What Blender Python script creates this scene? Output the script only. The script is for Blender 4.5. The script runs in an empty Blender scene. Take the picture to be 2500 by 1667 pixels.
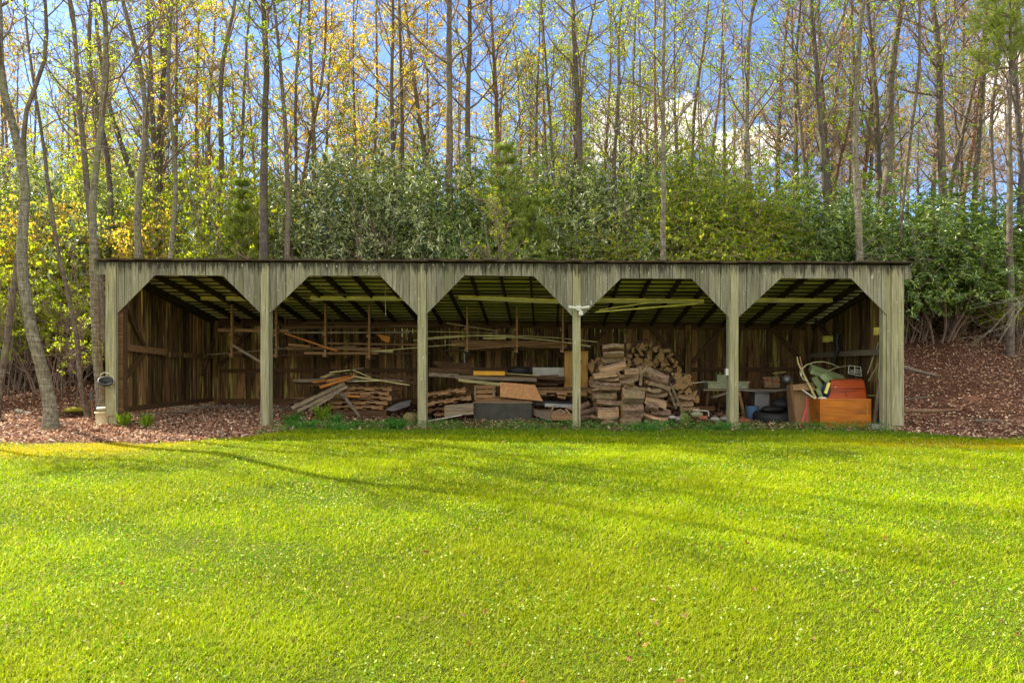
import bpy, math, random
import numpy as np
from mathutils import Vector, Matrix
R = math.radians
sc = bpy.context.scene
col = sc.collection
# ------------------------------------------------------------------ camera, sky, sun, exposure
FOC, TH, DIST, ZC, V0 = 1600.0, R(3.07), 12.84, 1.12, 905.0
cd = bpy.data.cameras.new('camera'); cam = bpy.data.objects.new('camera', cd); col.objects.link(cam)
cam.location = (0, -DIST, ZC); cam.rotation_euler = (R(90), 0, TH)
cd.sensor_width = 36; cd.lens = 36 * FOC / 2500; cd.shift_y = (V0 - 833.5) / 2500
cd.clip_start = 0.05; cd.clip_end = 3000
sc.camera = cam
SUN_EL, SUN_AZ = R(39.5), R(-62)
sd = Vector((math.sin(SUN_AZ) * math.cos(SUN_EL), math.cos(SUN_AZ) * math.cos(SUN_EL), math.sin(SUN_EL)))
ld = bpy.data.lights.new('sun', 'SUN'); ld.energy = 5.0; ld.angle = R(0.5); ld.color = (1, .94, .83)
so = bpy.data.objects.new('sun', ld); col.objects.link(so)
so.rotation_euler = sd.to_track_quat('Z', 'Y').to_euler()
sc.view_settings.view_transform = 'Standard'; sc.view_settings.look = 'None'
sc.view_settings.exposure = 1.5; sc.view_settings.gamma = 1

def uvdir(u, v):
    r, up = (u - 1250) / FOC, -(v - V0) / FOC
    return (r * math.cos(TH) - math.sin(TH), r * math.sin(TH) + math.cos(TH), up)
def W(u, v, Y):
    d = uvdir(u, v); t = (Y + DIST) / d[1]
    return np.array((d[0] * t, Y, ZC + d[2] * t))
def MPP(Y): return (Y + DIST) / FOC      # metres per photo pixel at that depth

w = bpy.data.worlds.new('World'); sc.world = w; w.use_nodes = True
nt = w.node_tree; nt.nodes.clear()
def N(t, tp, **k):
    n = t.nodes.new(tp)
    for a, b in k.items(): setattr(n, a, b)
    return n
out = N(nt, 'ShaderNodeOutputWorld'); bg = N(nt, 'ShaderNodeBackground'); bg.inputs['Strength'].default_value = .15
sky = N(nt, 'ShaderNodeTexSky', sky_type='NISHITA'); sky.sun_disc = False
sky.sun_elevation = SUN_EL; sky.sun_rotation = SUN_AZ; sky.dust_density = .3; sky.air_density = 1.0; sky.ozone_density = 3.0; sky.altitude = 900
tc = N(nt, 'ShaderNodeTexCoord')
hs = N(nt, 'ShaderNodeHueSaturation'); hs.inputs['Saturation'].default_value = 1.12; hs.inputs['Value'].default_value = .7
nt.links.new(sky.outputs[0], hs.inputs['Color'])
def cloudmask(u, v, rad, sz):
    d = Vector(uvdir(u, v)).normalized()
    sub = N(nt, 'ShaderNodeVectorMath', operation='SUBTRACT'); sub.inputs[1].default_value = d
    nt.links.new(tc.outputs['Generated'], sub.inputs[0])
    sc_ = N(nt, 'ShaderNodeVectorMath', operation='MULTIPLY'); sc_.inputs[1].default_value = (1 / rad, 1 / rad, 1 / (rad * sz))
    nt.links.new(sub.outputs[0], sc_.inputs[0])
    ln = N(nt, 'ShaderNodeVectorMath', operation='LENGTH'); nt.links.new(sc_.outputs[0], ln.inputs[0])
    return ln.outputs['Value']
no = N(nt, 'ShaderNodeTexNoise'); no.inputs['Scale'].default_value = 9; no.inputs['Detail'].default_value = 8; no.inputs['Roughness'].default_value = .58
nt.links.new(tc.outputs['Generated'], no.inputs['Vector'])
acc = None
for (u, v, rad, sz) in ((1600, 320, .13, .5), (1830, 350, .10, .4), (2500, 230, .07, 1.1), (1520, 290, .08, .6)):
    ln = cloudmask(u, v, rad, sz)
    s1 = N(nt, 'ShaderNodeMath', operation='SUBTRACT'); s1.inputs[0].default_value = 1.0; nt.links.new(ln, s1.inputs[1])
    s1.use_clamp = True
    if acc is None: acc = s1.outputs[0]
    else:
        mx = N(nt, 'ShaderNodeMath', operation='MAXIMUM'); nt.links.new(acc, mx.inputs[0]); nt.links.new(s1.outputs[0], mx.inputs[1]); acc = mx.outputs[0]
nn = N(nt, 'ShaderNodeMath', operation='MULTIPLY_ADD'); nn.inputs[1].default_value = 3.0; nn.inputs[2].default_value = -1.72
nt.links.new(no.outputs['Fac'], nn.inputs[0])
ad = N(nt, 'ShaderNodeMath', operation='MULTIPLY_ADD'); ad.inputs[1].default_value = 1.5
nt.links.new(acc, ad.inputs[0]); nt.links.new(nn.outputs[0], ad.inputs[2])
rp = N(nt, 'ShaderNodeMapRange'); rp.inputs['From Min'].default_value = .18; rp.inputs['From Max'].default_value = .5; rp.interpolation_type = 'SMOOTHSTEP'
nt.links.new(ad.outputs[0], rp.inputs['Value'])
# unseen white cloud added overhead and behind the camera to fill the shade
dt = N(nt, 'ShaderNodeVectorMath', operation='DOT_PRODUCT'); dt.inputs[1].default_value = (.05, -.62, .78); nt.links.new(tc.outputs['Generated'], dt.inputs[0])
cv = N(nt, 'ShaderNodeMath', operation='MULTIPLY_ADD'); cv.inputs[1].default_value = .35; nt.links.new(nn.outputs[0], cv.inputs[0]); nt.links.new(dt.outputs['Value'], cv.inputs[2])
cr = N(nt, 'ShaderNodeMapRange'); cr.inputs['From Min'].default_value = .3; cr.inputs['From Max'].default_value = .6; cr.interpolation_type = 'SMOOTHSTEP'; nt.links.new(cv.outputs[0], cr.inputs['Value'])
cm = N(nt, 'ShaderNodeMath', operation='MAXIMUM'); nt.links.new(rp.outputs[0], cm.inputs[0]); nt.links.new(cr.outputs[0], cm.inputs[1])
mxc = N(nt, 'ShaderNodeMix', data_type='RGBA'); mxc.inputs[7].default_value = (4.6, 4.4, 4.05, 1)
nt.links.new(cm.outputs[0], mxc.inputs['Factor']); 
tn = N(nt, 'ShaderNodeMix', data_type='RGBA', blend_type='MULTIPLY'); tn.inputs[0].default_value = 1; tn.inputs[7].default_value = (1.15, 1.0, 1.0, 1)
nt.links.new(hs.outputs[0], tn.inputs[6]); nt.links.new(tn.outputs[2], mxc.inputs[6])
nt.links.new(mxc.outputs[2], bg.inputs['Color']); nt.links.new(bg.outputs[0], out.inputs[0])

# ------------------------------------------------------------------ helpers
def tag(o, label=None, cat=None, group=None, kind=None):
    if label: o['label'] = label
    if cat: o['category'] = cat
    if group: o['group'] = group
    if kind: o['kind'] = kind
    return o
def empty(name, loc, label, cat, group=None):
    o = bpy.data.objects.new(name, None); col.objects.link(o); o.location = loc; o.empty_display_size = .1
    return tag(o, label, cat, group)
def link(name, me, parent=None):
    o = bpy.data.objects.new(name, me); col.objects.link(o)
    if parent is not None:
        o.parent = parent; o.matrix_parent_inverse = Matrix.Translation(-Vector(parent.location))
    return o
class MB:
    """collects vertices and faces (quads and triangles) as arrays"""
    def __init__(s): s.v = []; s.q = []; s.t = []; s.qm = []; s.tm = []; s.n = 0; s.c = []
    def add(s, v, q=None, t=None, m=0, c=None):
        v = np.asarray(v, float).reshape(-1, 3)
        if q is not None and len(q): q = np.asarray(q, int).reshape(-1, 4); s.q.append(q + s.n); s.qm.append(np.full(len(q), m))
        if t is not None and len(t): t = np.asarray(t, int).reshape(-1, 3); s.t.append(t + s.n); s.tm.append(np.full(len(t), m))
        s.v.append(v); s.n += len(v)
        if c is not None: s.c.append(np.asarray(c, float).reshape(-1, 3))
        return s
    def mesh(s, name, mats, smooth=False):
        me = bpy.data.meshes.new(name)
        v = np.concatenate(s.v); me.vertices.add(len(v)); me.vertices.foreach_set('co', v.ravel().astype(np.float32))
        q = np.concatenate(s.q) if s.q else np.zeros((0, 4), int); t = np.concatenate(s.t) if s.t else np.zeros((0, 3), int)
        nl = q.size + t.size; npoly = len(q) + len(t)
        me.loops.add(nl); me.loops.foreach_set('vertex_index', np.concatenate([q.ravel(), t.ravel()]).astype(np.int32))
        me.polygons.add(npoly)
        st = np.concatenate([np.arange(len(q)) * 4, q.size + np.arange(len(t)) * 3]).astype(np.int32)
        me.polygons.foreach_set('loop_start', st)
        mi = np.concatenate((s.qm or [np.zeros(0, int)]) + (s.tm or [np.zeros(0, int)])).astype(np.int32)
        if not isinstance(mats, (list, tuple)): mats = [mats]
        for m in mats: me.materials.append(m)
        me.polygons.foreach_set('material_index', mi)
        me.polygons.foreach_set('use_smooth', np.full(npoly, smooth))
        me.update(calc_edges=True)
        if s.c:
            c = np.concatenate(s.c); a = me.color_attributes.new('Col', 'FLOAT_COLOR', 'POINT')
            a.data.foreach_set('color', np.concatenate([c, np.ones((len(c), 1))], 1).ravel().astype(np.float32))
        return me
    def build(s, name, mats, parent=None, smooth=False): return link(name, s.mesh(name, mats, smooth), parent)
BQ = np.array([[0, 2, 3, 1], [4, 5, 7, 6], [0, 1, 5, 4], [2, 6, 7, 3], [0, 4, 6, 2], [1, 3, 7, 5]])
def box(mb, lo, hi, m=0):
    lo = np.minimum(lo, hi) if False else lo
    v = [(x, y, z) for x in (lo[0], hi[0]) for y in (lo[1], hi[1]) for z in (lo[2], hi[2])]
    return mb.add(v, BQ, m=m)
def bar(mb, a, b, wd, ht, m=0, up=(0, 0, 1), roll=0):
    """a box from a to b; wd across, ht along the up direction"""
    a = np.array(a, float); b = np.array(b, float); d = b - a; d /= np.linalg.norm(d)
    up = np.array(up, float)
    if abs(d @ up) > .97: up = np.array((0, 1., 0))
    s = np.cross(d, up); s /= np.linalg.norm(s); u = np.cross(s, d)
    if roll: s, u = s * math.cos(roll) + u * math.sin(roll), u * math.cos(roll) - s * math.sin(roll)
    v = [p + i * s * wd / 2 + j * u * ht / 2 for p in (a, b) for i in (-1, 1) for j in (-1, 1)]
    return mb.add(v, BQ, m=m)
def tubes(mb, P, Rd, k=6, m=0, cap=False):
    P = np.asarray(P, float); Rd = np.asarray(Rd, float)
    if P.ndim == 2: P = P[None]; Rd = Rd[None]
    n, S, _ = P.shape
    T = np.empty_like(P); T[:, 1:-1] = P[:, 2:] - P[:, :-2]; T[:, 0] = P[:, 1] - P[:, 0]; T[:, -1] = P[:, -1] - P[:, -2]
    T /= np.linalg.norm(T, axis=2, keepdims=True) + 1e-9
    main = P[:, -1] - P[:, 0]; main /= np.linalg.norm(main, axis=1, keepdims=True) + 1e-9
    ref = np.where(np.abs(main[:, :1]) < .7, np.array([[1., 0, 0]]), np.array([[0, 1., 0]]))
    ref = np.repeat(ref[:, None], S, 1)
    A = np.cross(T, ref); A /= np.linalg.norm(A, axis=2, keepdims=True) + 1e-9; B = np.cross(T, A)
    an = np.arange(k) * 2 * math.pi / k
    V = P[:, :, None] + Rd[:, :, None, None] * (A[:, :, None] * np.cos(an)[None, None, :, None] + B[:, :, None] * np.sin(an)[None, None, :, None])
    idx = np.arange(n * S * k).reshape(n, S, k); nx = np.roll(idx, -1, 2)
    q = np.stack([idx[:, :-1], nx[:, :-1], nx[:, 1:], idx[:, 1:]], -1).reshape(-1, 4)
    t = []
    if cap:
        for e in (0, -1):
            for i in range(n):
                r = idx[i, e]; t += [(r[0], r[j], r[j + 1]) if e else (r[0], r[j + 1], r[j]) for j in range(1, k - 1)]
    return mb.add(V.reshape(-1, 3), q, t if t else None, m=m)
def unit(a): return a / (np.linalg.norm(a, axis=-1, keepdims=True) + 1e-9)
def leaves(mb, C, D, L, Wd, rng, fold=.25, m=0, nrm=None, c=None, obl=.45):
    """folded lance shaped leaves: C base points, D directions"""
    n = len(C); D = unit(D)
    Nn = unit(rng.normal(size=(n, 3)) + (0 if nrm is None else nrm))
    S = unit(np.cross(D, Nn)); U = np.cross(S, D)
    L = np.broadcast_to(L, (n,))[:, None]; Wd = np.broadcast_to(Wd, (n,))[:, None]
    mid = C + D * L * obl
    V = np.stack([C, mid + S * Wd / 2 + U * Wd * fold, C + D * L - U * L * .1, mid - S * Wd / 2 + U * Wd * fold], 1)
    i = np.arange(n)[:, None] * 4
    t = np.concatenate([i + [0, 1, 2], i + [0, 2, 3]], 0)
    return mb.add(V.reshape(-1, 3), None, t, m=m, c=None if c is None else np.repeat(c, 4, 0))

# ------------------------------------------------------------------ materials
def mat(name, rough=.85, spec=.3):
    m = bpy.data.materials.new(name); m.use_nodes = True; t = m.node_tree; b = t.nodes['Principled BSDF']
    b.inputs['Roughness'].default_value = rough; b.inputs['Specular IOR Level'].default_value = spec
    return m, t, b
def ramp(t, stops, fac):
    r = N(t, 'ShaderNodeValToRGB'); e = r.color_ramp.elements
    while len(e) < len(stops): e.new(.5)
    for i, (p, c) in enumerate(stops): e[i].position = p; e[i].color = (*c, 1)
    t.links.new(fac, r.inputs[0]); return r.outputs[0]
def noise(t, scale=(1, 1, 1), s=5, det=6, rough=.6, co='Object', off=None):
    c = N(t, 'ShaderNodeTexCoord'); mp = N(t, 'ShaderNodeMapping'); mp.inputs['Scale'].default_value = scale
    t.links.new(c.outputs[co], mp.inputs[0])
    src = mp.outputs[0]
    if off:
        g = N(t, 'ShaderNodeNewGeometry'); v = N(t, 'ShaderNodeVectorMath', operation='SCALE'); v.inputs['Scale'].default_value = 1
        cb = N(t, 'ShaderNodeCombineXYZ'); mu = N(t, 'ShaderNodeMath', operation='MULTIPLY'); mu.inputs[1].default_value = off
        t.links.new(g.outputs['Random Per Island'], mu.inputs[0])
        for i in range(3): t.links.new(mu.outputs[0], cb.inputs[i])
        a = N(t, 'ShaderNodeVectorMath', operation='ADD'); t.links.new(src, a.inputs[0]); t.links.new(cb.outputs[0], a.inputs[1]); src = a.outputs[0]
    n = N(t, 'ShaderNodeTexNoise'); n.inputs['Scale'].default_value = s; n.inputs['Detail'].default_value = det; n.inputs['Roughness'].default_value = rough
    t.links.new(src, n.inputs['Vector']); return n.outputs['Fac']
def mixc(t, f, a, b, mode='MIX'):
    m = N(t, 'ShaderNodeMix', data_type='RGBA', blend_type=mode)
    for s, x in ((0, f), (6, a), (7, b)):
        if hasattr(x, 'links'): t.links.new(x, m.inputs[s])
        elif s == 0: m.inputs[0].default_value = x
        else: m.inputs[s].default_value = (*x, 1)
    return m.outputs[2]
def bump(t, b, h, st=.4, d=.01):
    n = N(t, 'ShaderNodeBump'); n.inputs['Strength'].default_value = st; n.inputs['Distance'].default_value = d
    t.links.new(h, n.inputs['Height']); t.links.new(n.outputs[0], b.inputs['Normal'])
def isl(t): return N(t, 'ShaderNodeNewGeometry').outputs['Random Per Island']
def mrange(t, x, a, b, c=0., d=1.):
    r = N(t, 'ShaderNodeMapRange'); r.inputs[1].default_value = a; r.inputs[2].default_value = b; r.inputs[3].default_value = c; r.inputs[4].default_value = d
    t.links.new(x, r.inputs[0]); return r.outputs[0]
def wood(name, stops, axis='z', var=.35, algae=None, lichen=False, rough=.85, stain=None, bs=.5, alg=.6, oliv=False):
    m, t, b = mat(name, rough, .2)
    s = {'z': (14, 14, .7), 'x': (.7, 14, 14), 'y': (14, .7, 14)}[axis]
    g = noise(t, s, 3, 8, .65, off=37)
    c = ramp(t, stops, g)
    if algae:
        a = noise(t, {'z': (2.5, 2.5, .6), 'x': (.6, 2.5, 2.5), 'y': (2.5, .6, 2.5)}[axis], 1.3, 5, .6, off=11)
        c = mixc(t, mrange(t, a, .45, .68, 0, alg), c, algae)
    if oliv:
        ol = noise(t, (7, 7, .55), 1.6, 3, .5, off=23); c = mixc(t, mrange(t, ol, .585, .65, 0, .85), c, (.46, .41, .10))  # olive board streaks, brightened so their colour stands in for sunlit streaks
        od = noise(t, (5, 5, .5), 2.1, 4, .6, off=51); c = mixc(t, mrange(t, od, .52, .62, 0, .75), c, (.02, .012, .006))
    ck = noise(t, {'z': (34, 34, .55), 'x': (.55, 34, 34), 'y': (34, .55, 34)}[axis], 1.6, 3, .5, off=71)
    c = mixc(t, mrange(t, ck, .60, .66, 0, .7), c, tuple(k_ * .22 for k_ in stops[0][1]))
    v = mrange(t, isl(t), 0, 1, 1 - var, 1 + var * .6)
    cb = N(t, 'ShaderNodeCombineXYZ')
    for i in range(3): t.links.new(v, cb.inputs[i])
    c = mixc(t, 1.0, c, cb.outputs[0], 'MULTIPLY')
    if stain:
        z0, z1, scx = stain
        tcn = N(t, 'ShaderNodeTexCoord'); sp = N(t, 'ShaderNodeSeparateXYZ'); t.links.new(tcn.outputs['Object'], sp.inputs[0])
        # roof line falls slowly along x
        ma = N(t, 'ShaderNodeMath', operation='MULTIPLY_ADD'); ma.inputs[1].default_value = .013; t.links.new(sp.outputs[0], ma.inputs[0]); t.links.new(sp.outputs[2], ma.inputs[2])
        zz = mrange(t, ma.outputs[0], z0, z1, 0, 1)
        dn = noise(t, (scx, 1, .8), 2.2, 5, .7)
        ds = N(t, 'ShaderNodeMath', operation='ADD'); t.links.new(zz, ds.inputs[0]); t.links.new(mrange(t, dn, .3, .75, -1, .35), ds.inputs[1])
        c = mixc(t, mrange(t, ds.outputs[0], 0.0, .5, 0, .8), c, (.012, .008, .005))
    if lichen:
        l = noise(t, (9, 9, 3.2), 2.4, 3, .5); c = mixc(t, mrange(t, l, .68, .74, 0, .75), c, (.55, .57, .42))
        l2 = noise(t, (20, 20, 8), 3, 2, .5); c = mixc(t, mrange(t, l2, .7, .76, 0, .6), c, (.6, .62, .48))
    t.links.new(c, b.inputs['Base Color']); bump(t, b, g, bs, .008)
    return m
BX = None
def plain(name, c, rough=.6, var=.2, s=6, spec=.4, metal=0, bs=.15):
    m, t, b = mat(name, rough, spec); n = noise(t, (1, 1, 1), s, 6, .65)
    d = tuple(x * (1 - var) for x in c); l = tuple(min(1, x * (1 + var)) for x in c)
    t.links.new(ramp(t, [(.3, d), (.7, l)], n), b.inputs['Base Color']); b.inputs['Metallic'].default_value = metal
    bump(t, b, n, bs, .01); return m
def leafmat(name, stops, trans=.45, rough=.45, spec=.4, dark=1.0):
    m, t, b = mat(name, rough, spec); c = ramp(t, stops, isl(t))
    t.links.new(c, b.inputs['Base Color'])
    tr = N(t, 'ShaderNodeBsdfTranslucent'); mx = N(t, 'ShaderNodeMixShader'); mx.inputs[0].default_value = trans
    t.links.new(mixc(t, 1.0, c, (1.25, 1.2, .6), 'MULTIPLY'), tr.inputs[0])
    o = t.nodes['Material Output']; t.links.new(b.outputs[0], mx.inputs[1]); t.links.new(tr.outputs[0], mx.inputs[2]); t.links.new(mx.outputs[0], o.inputs[0])
    return m
def colmat(name, trans=.4, rough=.5, spec=.3, tint=(1.15, 1.15, .7)):
    m, t, b = mat(name, rough, spec); a = N(t, 'ShaderNodeAttribute'); a.attribute_name = 'Col'
    t.links.new(a.outputs['Color'], b.inputs['Base Color'])
    if trans:
        tr = N(t, 'ShaderNodeBsdfTranslucent'); mx = N(t, 'ShaderNodeMixShader'); mx.inputs[0].default_value = trans
        t.links.new(mixc(t, 1.0, a.outputs['Color'], tint, 'MULTIPLY'), tr.inputs[0])
        o = t.nodes['Material Output']; t.links.new(b.outputs[0], mx.inputs[1]); t.links.new(tr.outputs[0], mx.inputs[2]); t.links.new(mx.outputs[0], o.inputs[0])
    return m
GREY = [(.25, (.10, .09, .06)), (.5, (.215, .20, .145)), (.75, (.38, .36, .28))]
BROWN = [(.25, (.035, .018, .008)), (.5, (.10, .055, .025)), (.75, (.20, .12, .06))]
TAN = [(.25, (.12, .06, .025)), (.5, (.27, .15, .07)), (.75, (.45, .29, .16))]
M = {}
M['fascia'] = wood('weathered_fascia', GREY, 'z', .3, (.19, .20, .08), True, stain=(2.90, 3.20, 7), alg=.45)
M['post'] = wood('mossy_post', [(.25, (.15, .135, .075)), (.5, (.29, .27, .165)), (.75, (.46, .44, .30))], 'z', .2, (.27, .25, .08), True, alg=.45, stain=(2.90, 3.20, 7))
M['wall'] = wood('old_brown_boards', [(.25, (.05, .024, .010)), (.5, (.19, .10, .042)), (.75, (.38, .23, .11))], 'z', .75, (.20, .15, .03), oliv=True)
M['rafter'] = wood('dark_rafter', [(.25, (.02, .013, .007)), (.5, (.05, .033, .018)), (.75, (.10, .07, .04))], 'y', .3)
M['purlin'] = wood('pale_purlin', [(.25, (.45, .42, .22)), (.5, (.66, .62, .36)), (.75, (.8, .77, .52))], 'x', .45)
M['tin'] = plain('rusty_tin', (.055, .034, .02), .7, .5, 4, .4, .3)
M['lumber'] = wood('stored_lumber', TAN, 'x', .5)
M['olive'] = wood('olive_lumber', [(.25, (.24, .20, .08)), (.5, (.44, .39, .17)), (.75, (.62, .56, .3))], 'x', .25)
M['darklumber'] = wood('dark_lumber', BROWN, 'x', .4)
M['greylumber'] = wood('grey_lumber', [(.25, (.11, .08, .05)), (.5, (.23, .18, .12)), (.75, (.38, .31, .22))], 'x', .35)
M['orangewood'] = wood('orange_wood', [(.25, (.30, .10, .02)), (.5, (.45, .17, .035)), (.75, (.55, .25, .06))], 'x', .2)
M['chest'] = wood('varnished_orange_wood', [(.3, (.28, .075, .008)), (.5, (.42, .13, .012)), (.7, (.52, .19, .02))], 'x', .08, (.10, .05, .015), rough=.4, bs=.2, alg=.7)
M['drawer'] = wood('varnished_red_wood', [(.3, (.26, .035, .006)), (.5, (.34, .055, .008)), (.7, (.40, .075, .012))], 'x', .08, (.12, .03, .012), rough=.35, bs=.15, alg=.6)
M['osb'] = plain('chipboard', (.40, .20, .08), .8, .45, 30)
M['ply'] = wood('plywood_panel', [(.3, (.38, .20, .05)), (.5, (.46, .26, .07)), (.7, (.52, .32, .1))], 'z', .1)
M['yellow'] = plain('yellow_enamel', (.78, .70, .14), .45, .3, 5)
M['rust'] = plain('rust', (.22, .09, .03), .8, .5, 8)
M['orange'] = plain('orange_paint', (.75, .36, .02), .5, .1)
M['white'] = plain('off_white', (.55, .55, .48), .5, .15)
M['black'] = plain('black_rubber', (.018, .018, .02), .6, .4)
M['darkmetal'] = plain('dark_corrugated', (.06, .06, .045), .6, .4)
M['greymetal'] = plain('grey_metal', (.28, .28, .29), .4, .3, 5, .5, .5)
M['green'] = plain('green_enamel', (.17, .22, .10), .5, .25)
M['card'] = plain('brown_card', (.26, .15, .07), .8, .2)
M['concrete'] = plain('mossy_concrete', (.26, .28, .17), .9, .3, 12)
M['brick'] = plain('red_brick', (.30, .11, .06), .9, .35, 14)
M['blue'] = plain('faded_blue_plastic', (.08, .16, .26), .5, .3)
M['red'] = plain('red_paint', (.45, .05, .05), .5, .2)
M['cream'] = plain('cream_plastic', (.82, .74, .45), .5, .1)
M['cable'] = plain('pale_cable', (.50, .48, .28), .6, .2)
M['moss'] = plain('moss', (.22, .20, .025), 1, .5, 25, .1, 0, 1.0)
M['stone'] = plain('grey_stone', (.30, .29, .27), .9, .3, 10, .2, 0, .6)
M['navy'] = plain('dark_blue_fabric', (.02, .025, .06), .7, .3)
def barkmat(name, stops, band=.6, s=3, ax=(12, 12, 2.2)):
    m, t, b = mat(name, .9, .15)
    g = noise(t, ax, s, 8, .7, off=19); h = noise(t, (2, 2, 30), 1.2, 4, .6); p = noise(t, (1, 1, 1), 1.7, 3, .5)
    c = ramp(t, stops, g)
    c = mixc(t, mrange(t, h, .5, .68, 0, band), c, (.62, .58, .5))
    p2 = noise(t, (1, 1, 2.2), 7, 5, .7); c = mixc(t, mrange(t, p2, .5, .68, 0, .65), c, (.05, .04, .03)); c = mixc(t, mrange(t, p, .5, .7, 0, .45), c, (.20, .21, .07))
    t.links.new(c, b.inputs['Base Color']); bump(t, b, g, .8, .02); return m
M['birch'] = barkmat('pale_banded_bark', [(.3, (.05, .04, .028)), (.5, (.17, .145, .10)), (.72, (.38, .34, .26))], .35)
M['bark'] = barkmat('grey_brown_bark', [(.3, (.045, .033, .026)), (.5, (.13, .10, .078)), (.72, (.30, .245, .20))], .15)
M['darkbark'] = barkmat('dark_bark', [(.3, (.04, .032, .03)), (.5, (.10, .08, .07)), (.72, (.2, .165, .14))], .1)
M['redbark'] = barkmat('reddish_bark', [(.3, (.09, .045, .03)), (.5, (.21, .11, .07)), (.72, (.38, .24, .16))], .1)
M['twig'] = plain('twig_bark', (.22, .155, .12), .9, .4, 3)
M['logbark'] = barkmat('log_bark', [(.3, (.04, .022, .015)), (.48, (.17, .105, .07)), (.62, (.34, .24, .17)), (.75, (.5, .42, .34))], .0, 4, (3, 14, 14))
M['split'] = wood('split_log_face', [(.25, (.13, .075, .04)), (.5, (.30, .19, .105)), (.75, (.52, .37, .22))], 'x', .45)
M['splitend'] = wood('sawn_log_end', [(.25, (.20, .11, .045)), (.5, (.34, .21, .09)), (.75, (.5, .35, .17))], 'y', .8)
M['rhodo'] = leafmat('glossy_evergreen_leaf', [(0, (.025, .055, .015)), (.4, (.11, .16, .035)), (.7, (.28, .33, .11)), (.87, (.50, .54, .26)), (1, (.68, .70, .42))], .25, .3, .9)
M['laurel'] = leafmat('deep_green_leaf', [(0, (.025, .07, .012)), (.55, (.12, .21, .025)), (1, (.38, .48, .08))], .3, .36, .9)
M['spring'] = leafmat('spring_leaf', [(0, (.20, .28, .01)), (.5, (.36, .46, .02)), (.85, (.52, .60, .04)), (1, (.62, .52, .05))], .62)
M['springgreen'] = leafmat('fresh_green_leaf', [(0, (.10, .2, .01)), (.5, (.24, .40, .02)), (1, (.44, .56, .04))], .62)
M['amber'] = leafmat('amber_leaf', [(0, (.55, .28, .06)), (.4, (.64, .50, .07)), (1, (.58, .58, .07))], .6)
M['bud'] = leafmat('reddish_bud', [(0, (.42, .27, .22)), (.5, (.48, .34, .22)), (1, (.50, .46, .14))], .5)
M['needle'] = leafmat('pine_needle', [(0, (.20, .29, .08)), (.5, (.33, .43, .10)), (1, (.52, .56, .12))], .5)
M['herb'] = leafmat('herb_leaf', [(0, (.03, .13, .01)), (.5, (.06, .22, .02)), (1, (.12, .32, .04))], .4)
M['blade'] = colmat('grass_blade', .45, .55, .05, (1.15, 1.2, .4))
M['litter'] = colmat('dry_leaf', .2, .7, .2, (1.1, .9, .7))

# ------------------------------------------------------------------ ground
def H(x, y):
    x = np.asarray(x, float); y = np.asarray(y, float)
    z = np.where(y < 0, .035 * np.maximum(y, -40), .045 * np.minimum(y, 4.5))
    u = np.clip(y - 4.5, 0, 42); z = z + .22 * u * u / (u + 1.0)
    z = z - .05 * np.clip(y - 46.5, 0, 400)
    side = np.clip((np.abs(x + 1) - 8.2) / 3, 0, 1)
    z = z + np.clip((x - 7.2) / 2.5, 0, 1) * .17 * np.clip(y - 1.2, 0, 8)
    z = z + side * .10 * np.clip(y - .5, 0, 4)
    outd = np.clip(np.maximum(np.abs(x + 1) - 7.9, y - 4.6), 0, 1) * np.clip(y + 1, 0, 1)
    z = z + outd * (.07 * np.sin(1.3 * x + .7 * y) * np.sin(.9 * y - .4 * x + 1) + .05 * np.sin(2.9 * x - 1.1 * y) + .12 * np.sin(.35 * x + 2) * np.sin(.3 * y))
    z = z + .02 * np.sin(.8 * x + 1) * np.sin(.7 * y)
    return z
def Hs(x, y): return float(H(x, y))
def lawn_edge(x):
    x = np.asarray(x, float)
    e = np.interp(x, [-60, -14, -8.6, -6.6, -5.4, -4.6, 6.6, 7.4, 9.5, 14, 60], [-2.8, -2.6, -2.35, -2.15, -1.75, -.35, -.3, -1.15, -1.2, -1.35, -1.5])
    return e + .1 * np.sin(3.1 * x) + .06 * np.sin(7.7 * x + 1)
gx = np.unique(np.concatenate([np.linspace(-1500, -60, 8), np.linspace(-60, -16, 40), np.linspace(-16, 16, 200), np.linspace(16, 60, 40), np.linspace(60, 1500, 8)]))
gy = np.unique(np.concatenate([np.linspace(-1500, -40, 6), np.linspace(-40, -14, 14), np.linspace(-14, 14, 180), np.linspace(14, 60, 70), np.linspace(60, 2000, 14)]))
X, Y = np.meshgrid(gx, gy, indexing='ij'); Z = H(X, Y)
ni, nj = X.shape; idx = np.arange(ni * nj).reshape(ni, nj)
q = np.stack([idx[:-1, :-1], idx[1:, :-1], idx[1:, 1:], idx[:-1, 1:]], -1).reshape(-1, 4)
def moss_amt(x, y):
    """1 where the turf is yellow moss"""
    e = lawn_edge(x)
    a = np.clip(1.3 - np.abs(x + 9.3) / 3.6, 0, 1) * np.clip(1.15 - (e - y) / 1.9, 0, 1)
    b = np.clip(1 - np.abs(x - 6.6) / 2.6, 0, 1) * np.clip(1 - np.abs(y + 2.0) / .7, 0, 1) * .75
    c = np.clip(1 - np.abs(x - 10.5) / 3, 0, 1) * np.clip(1 - np.abs(y + 1.95) / .5, 0, 1) * .45
    return np.clip(1.8 * np.maximum(np.maximum(a, b), c), 0, 1)
islawn = np.clip((lawn_edge(X) - Y) * 3 + .5, 0, 1)
lawncol = np.array((.12, .16, .008)); litcol = np.array((.13, .062, .042)); mosscol = np.array((.36, .32, .012))
mo = moss_amt(X, Y)[..., None]
gc = islawn[..., None] * (lawncol * (1 - mo) + mosscol * mo) + (1 - islawn[..., None]) * litcol
gm, t, b = mat('ground_cover', .95, .1)
a = N(t, 'ShaderNodeAttribute'); a.attribute_name = 'Col'
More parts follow.
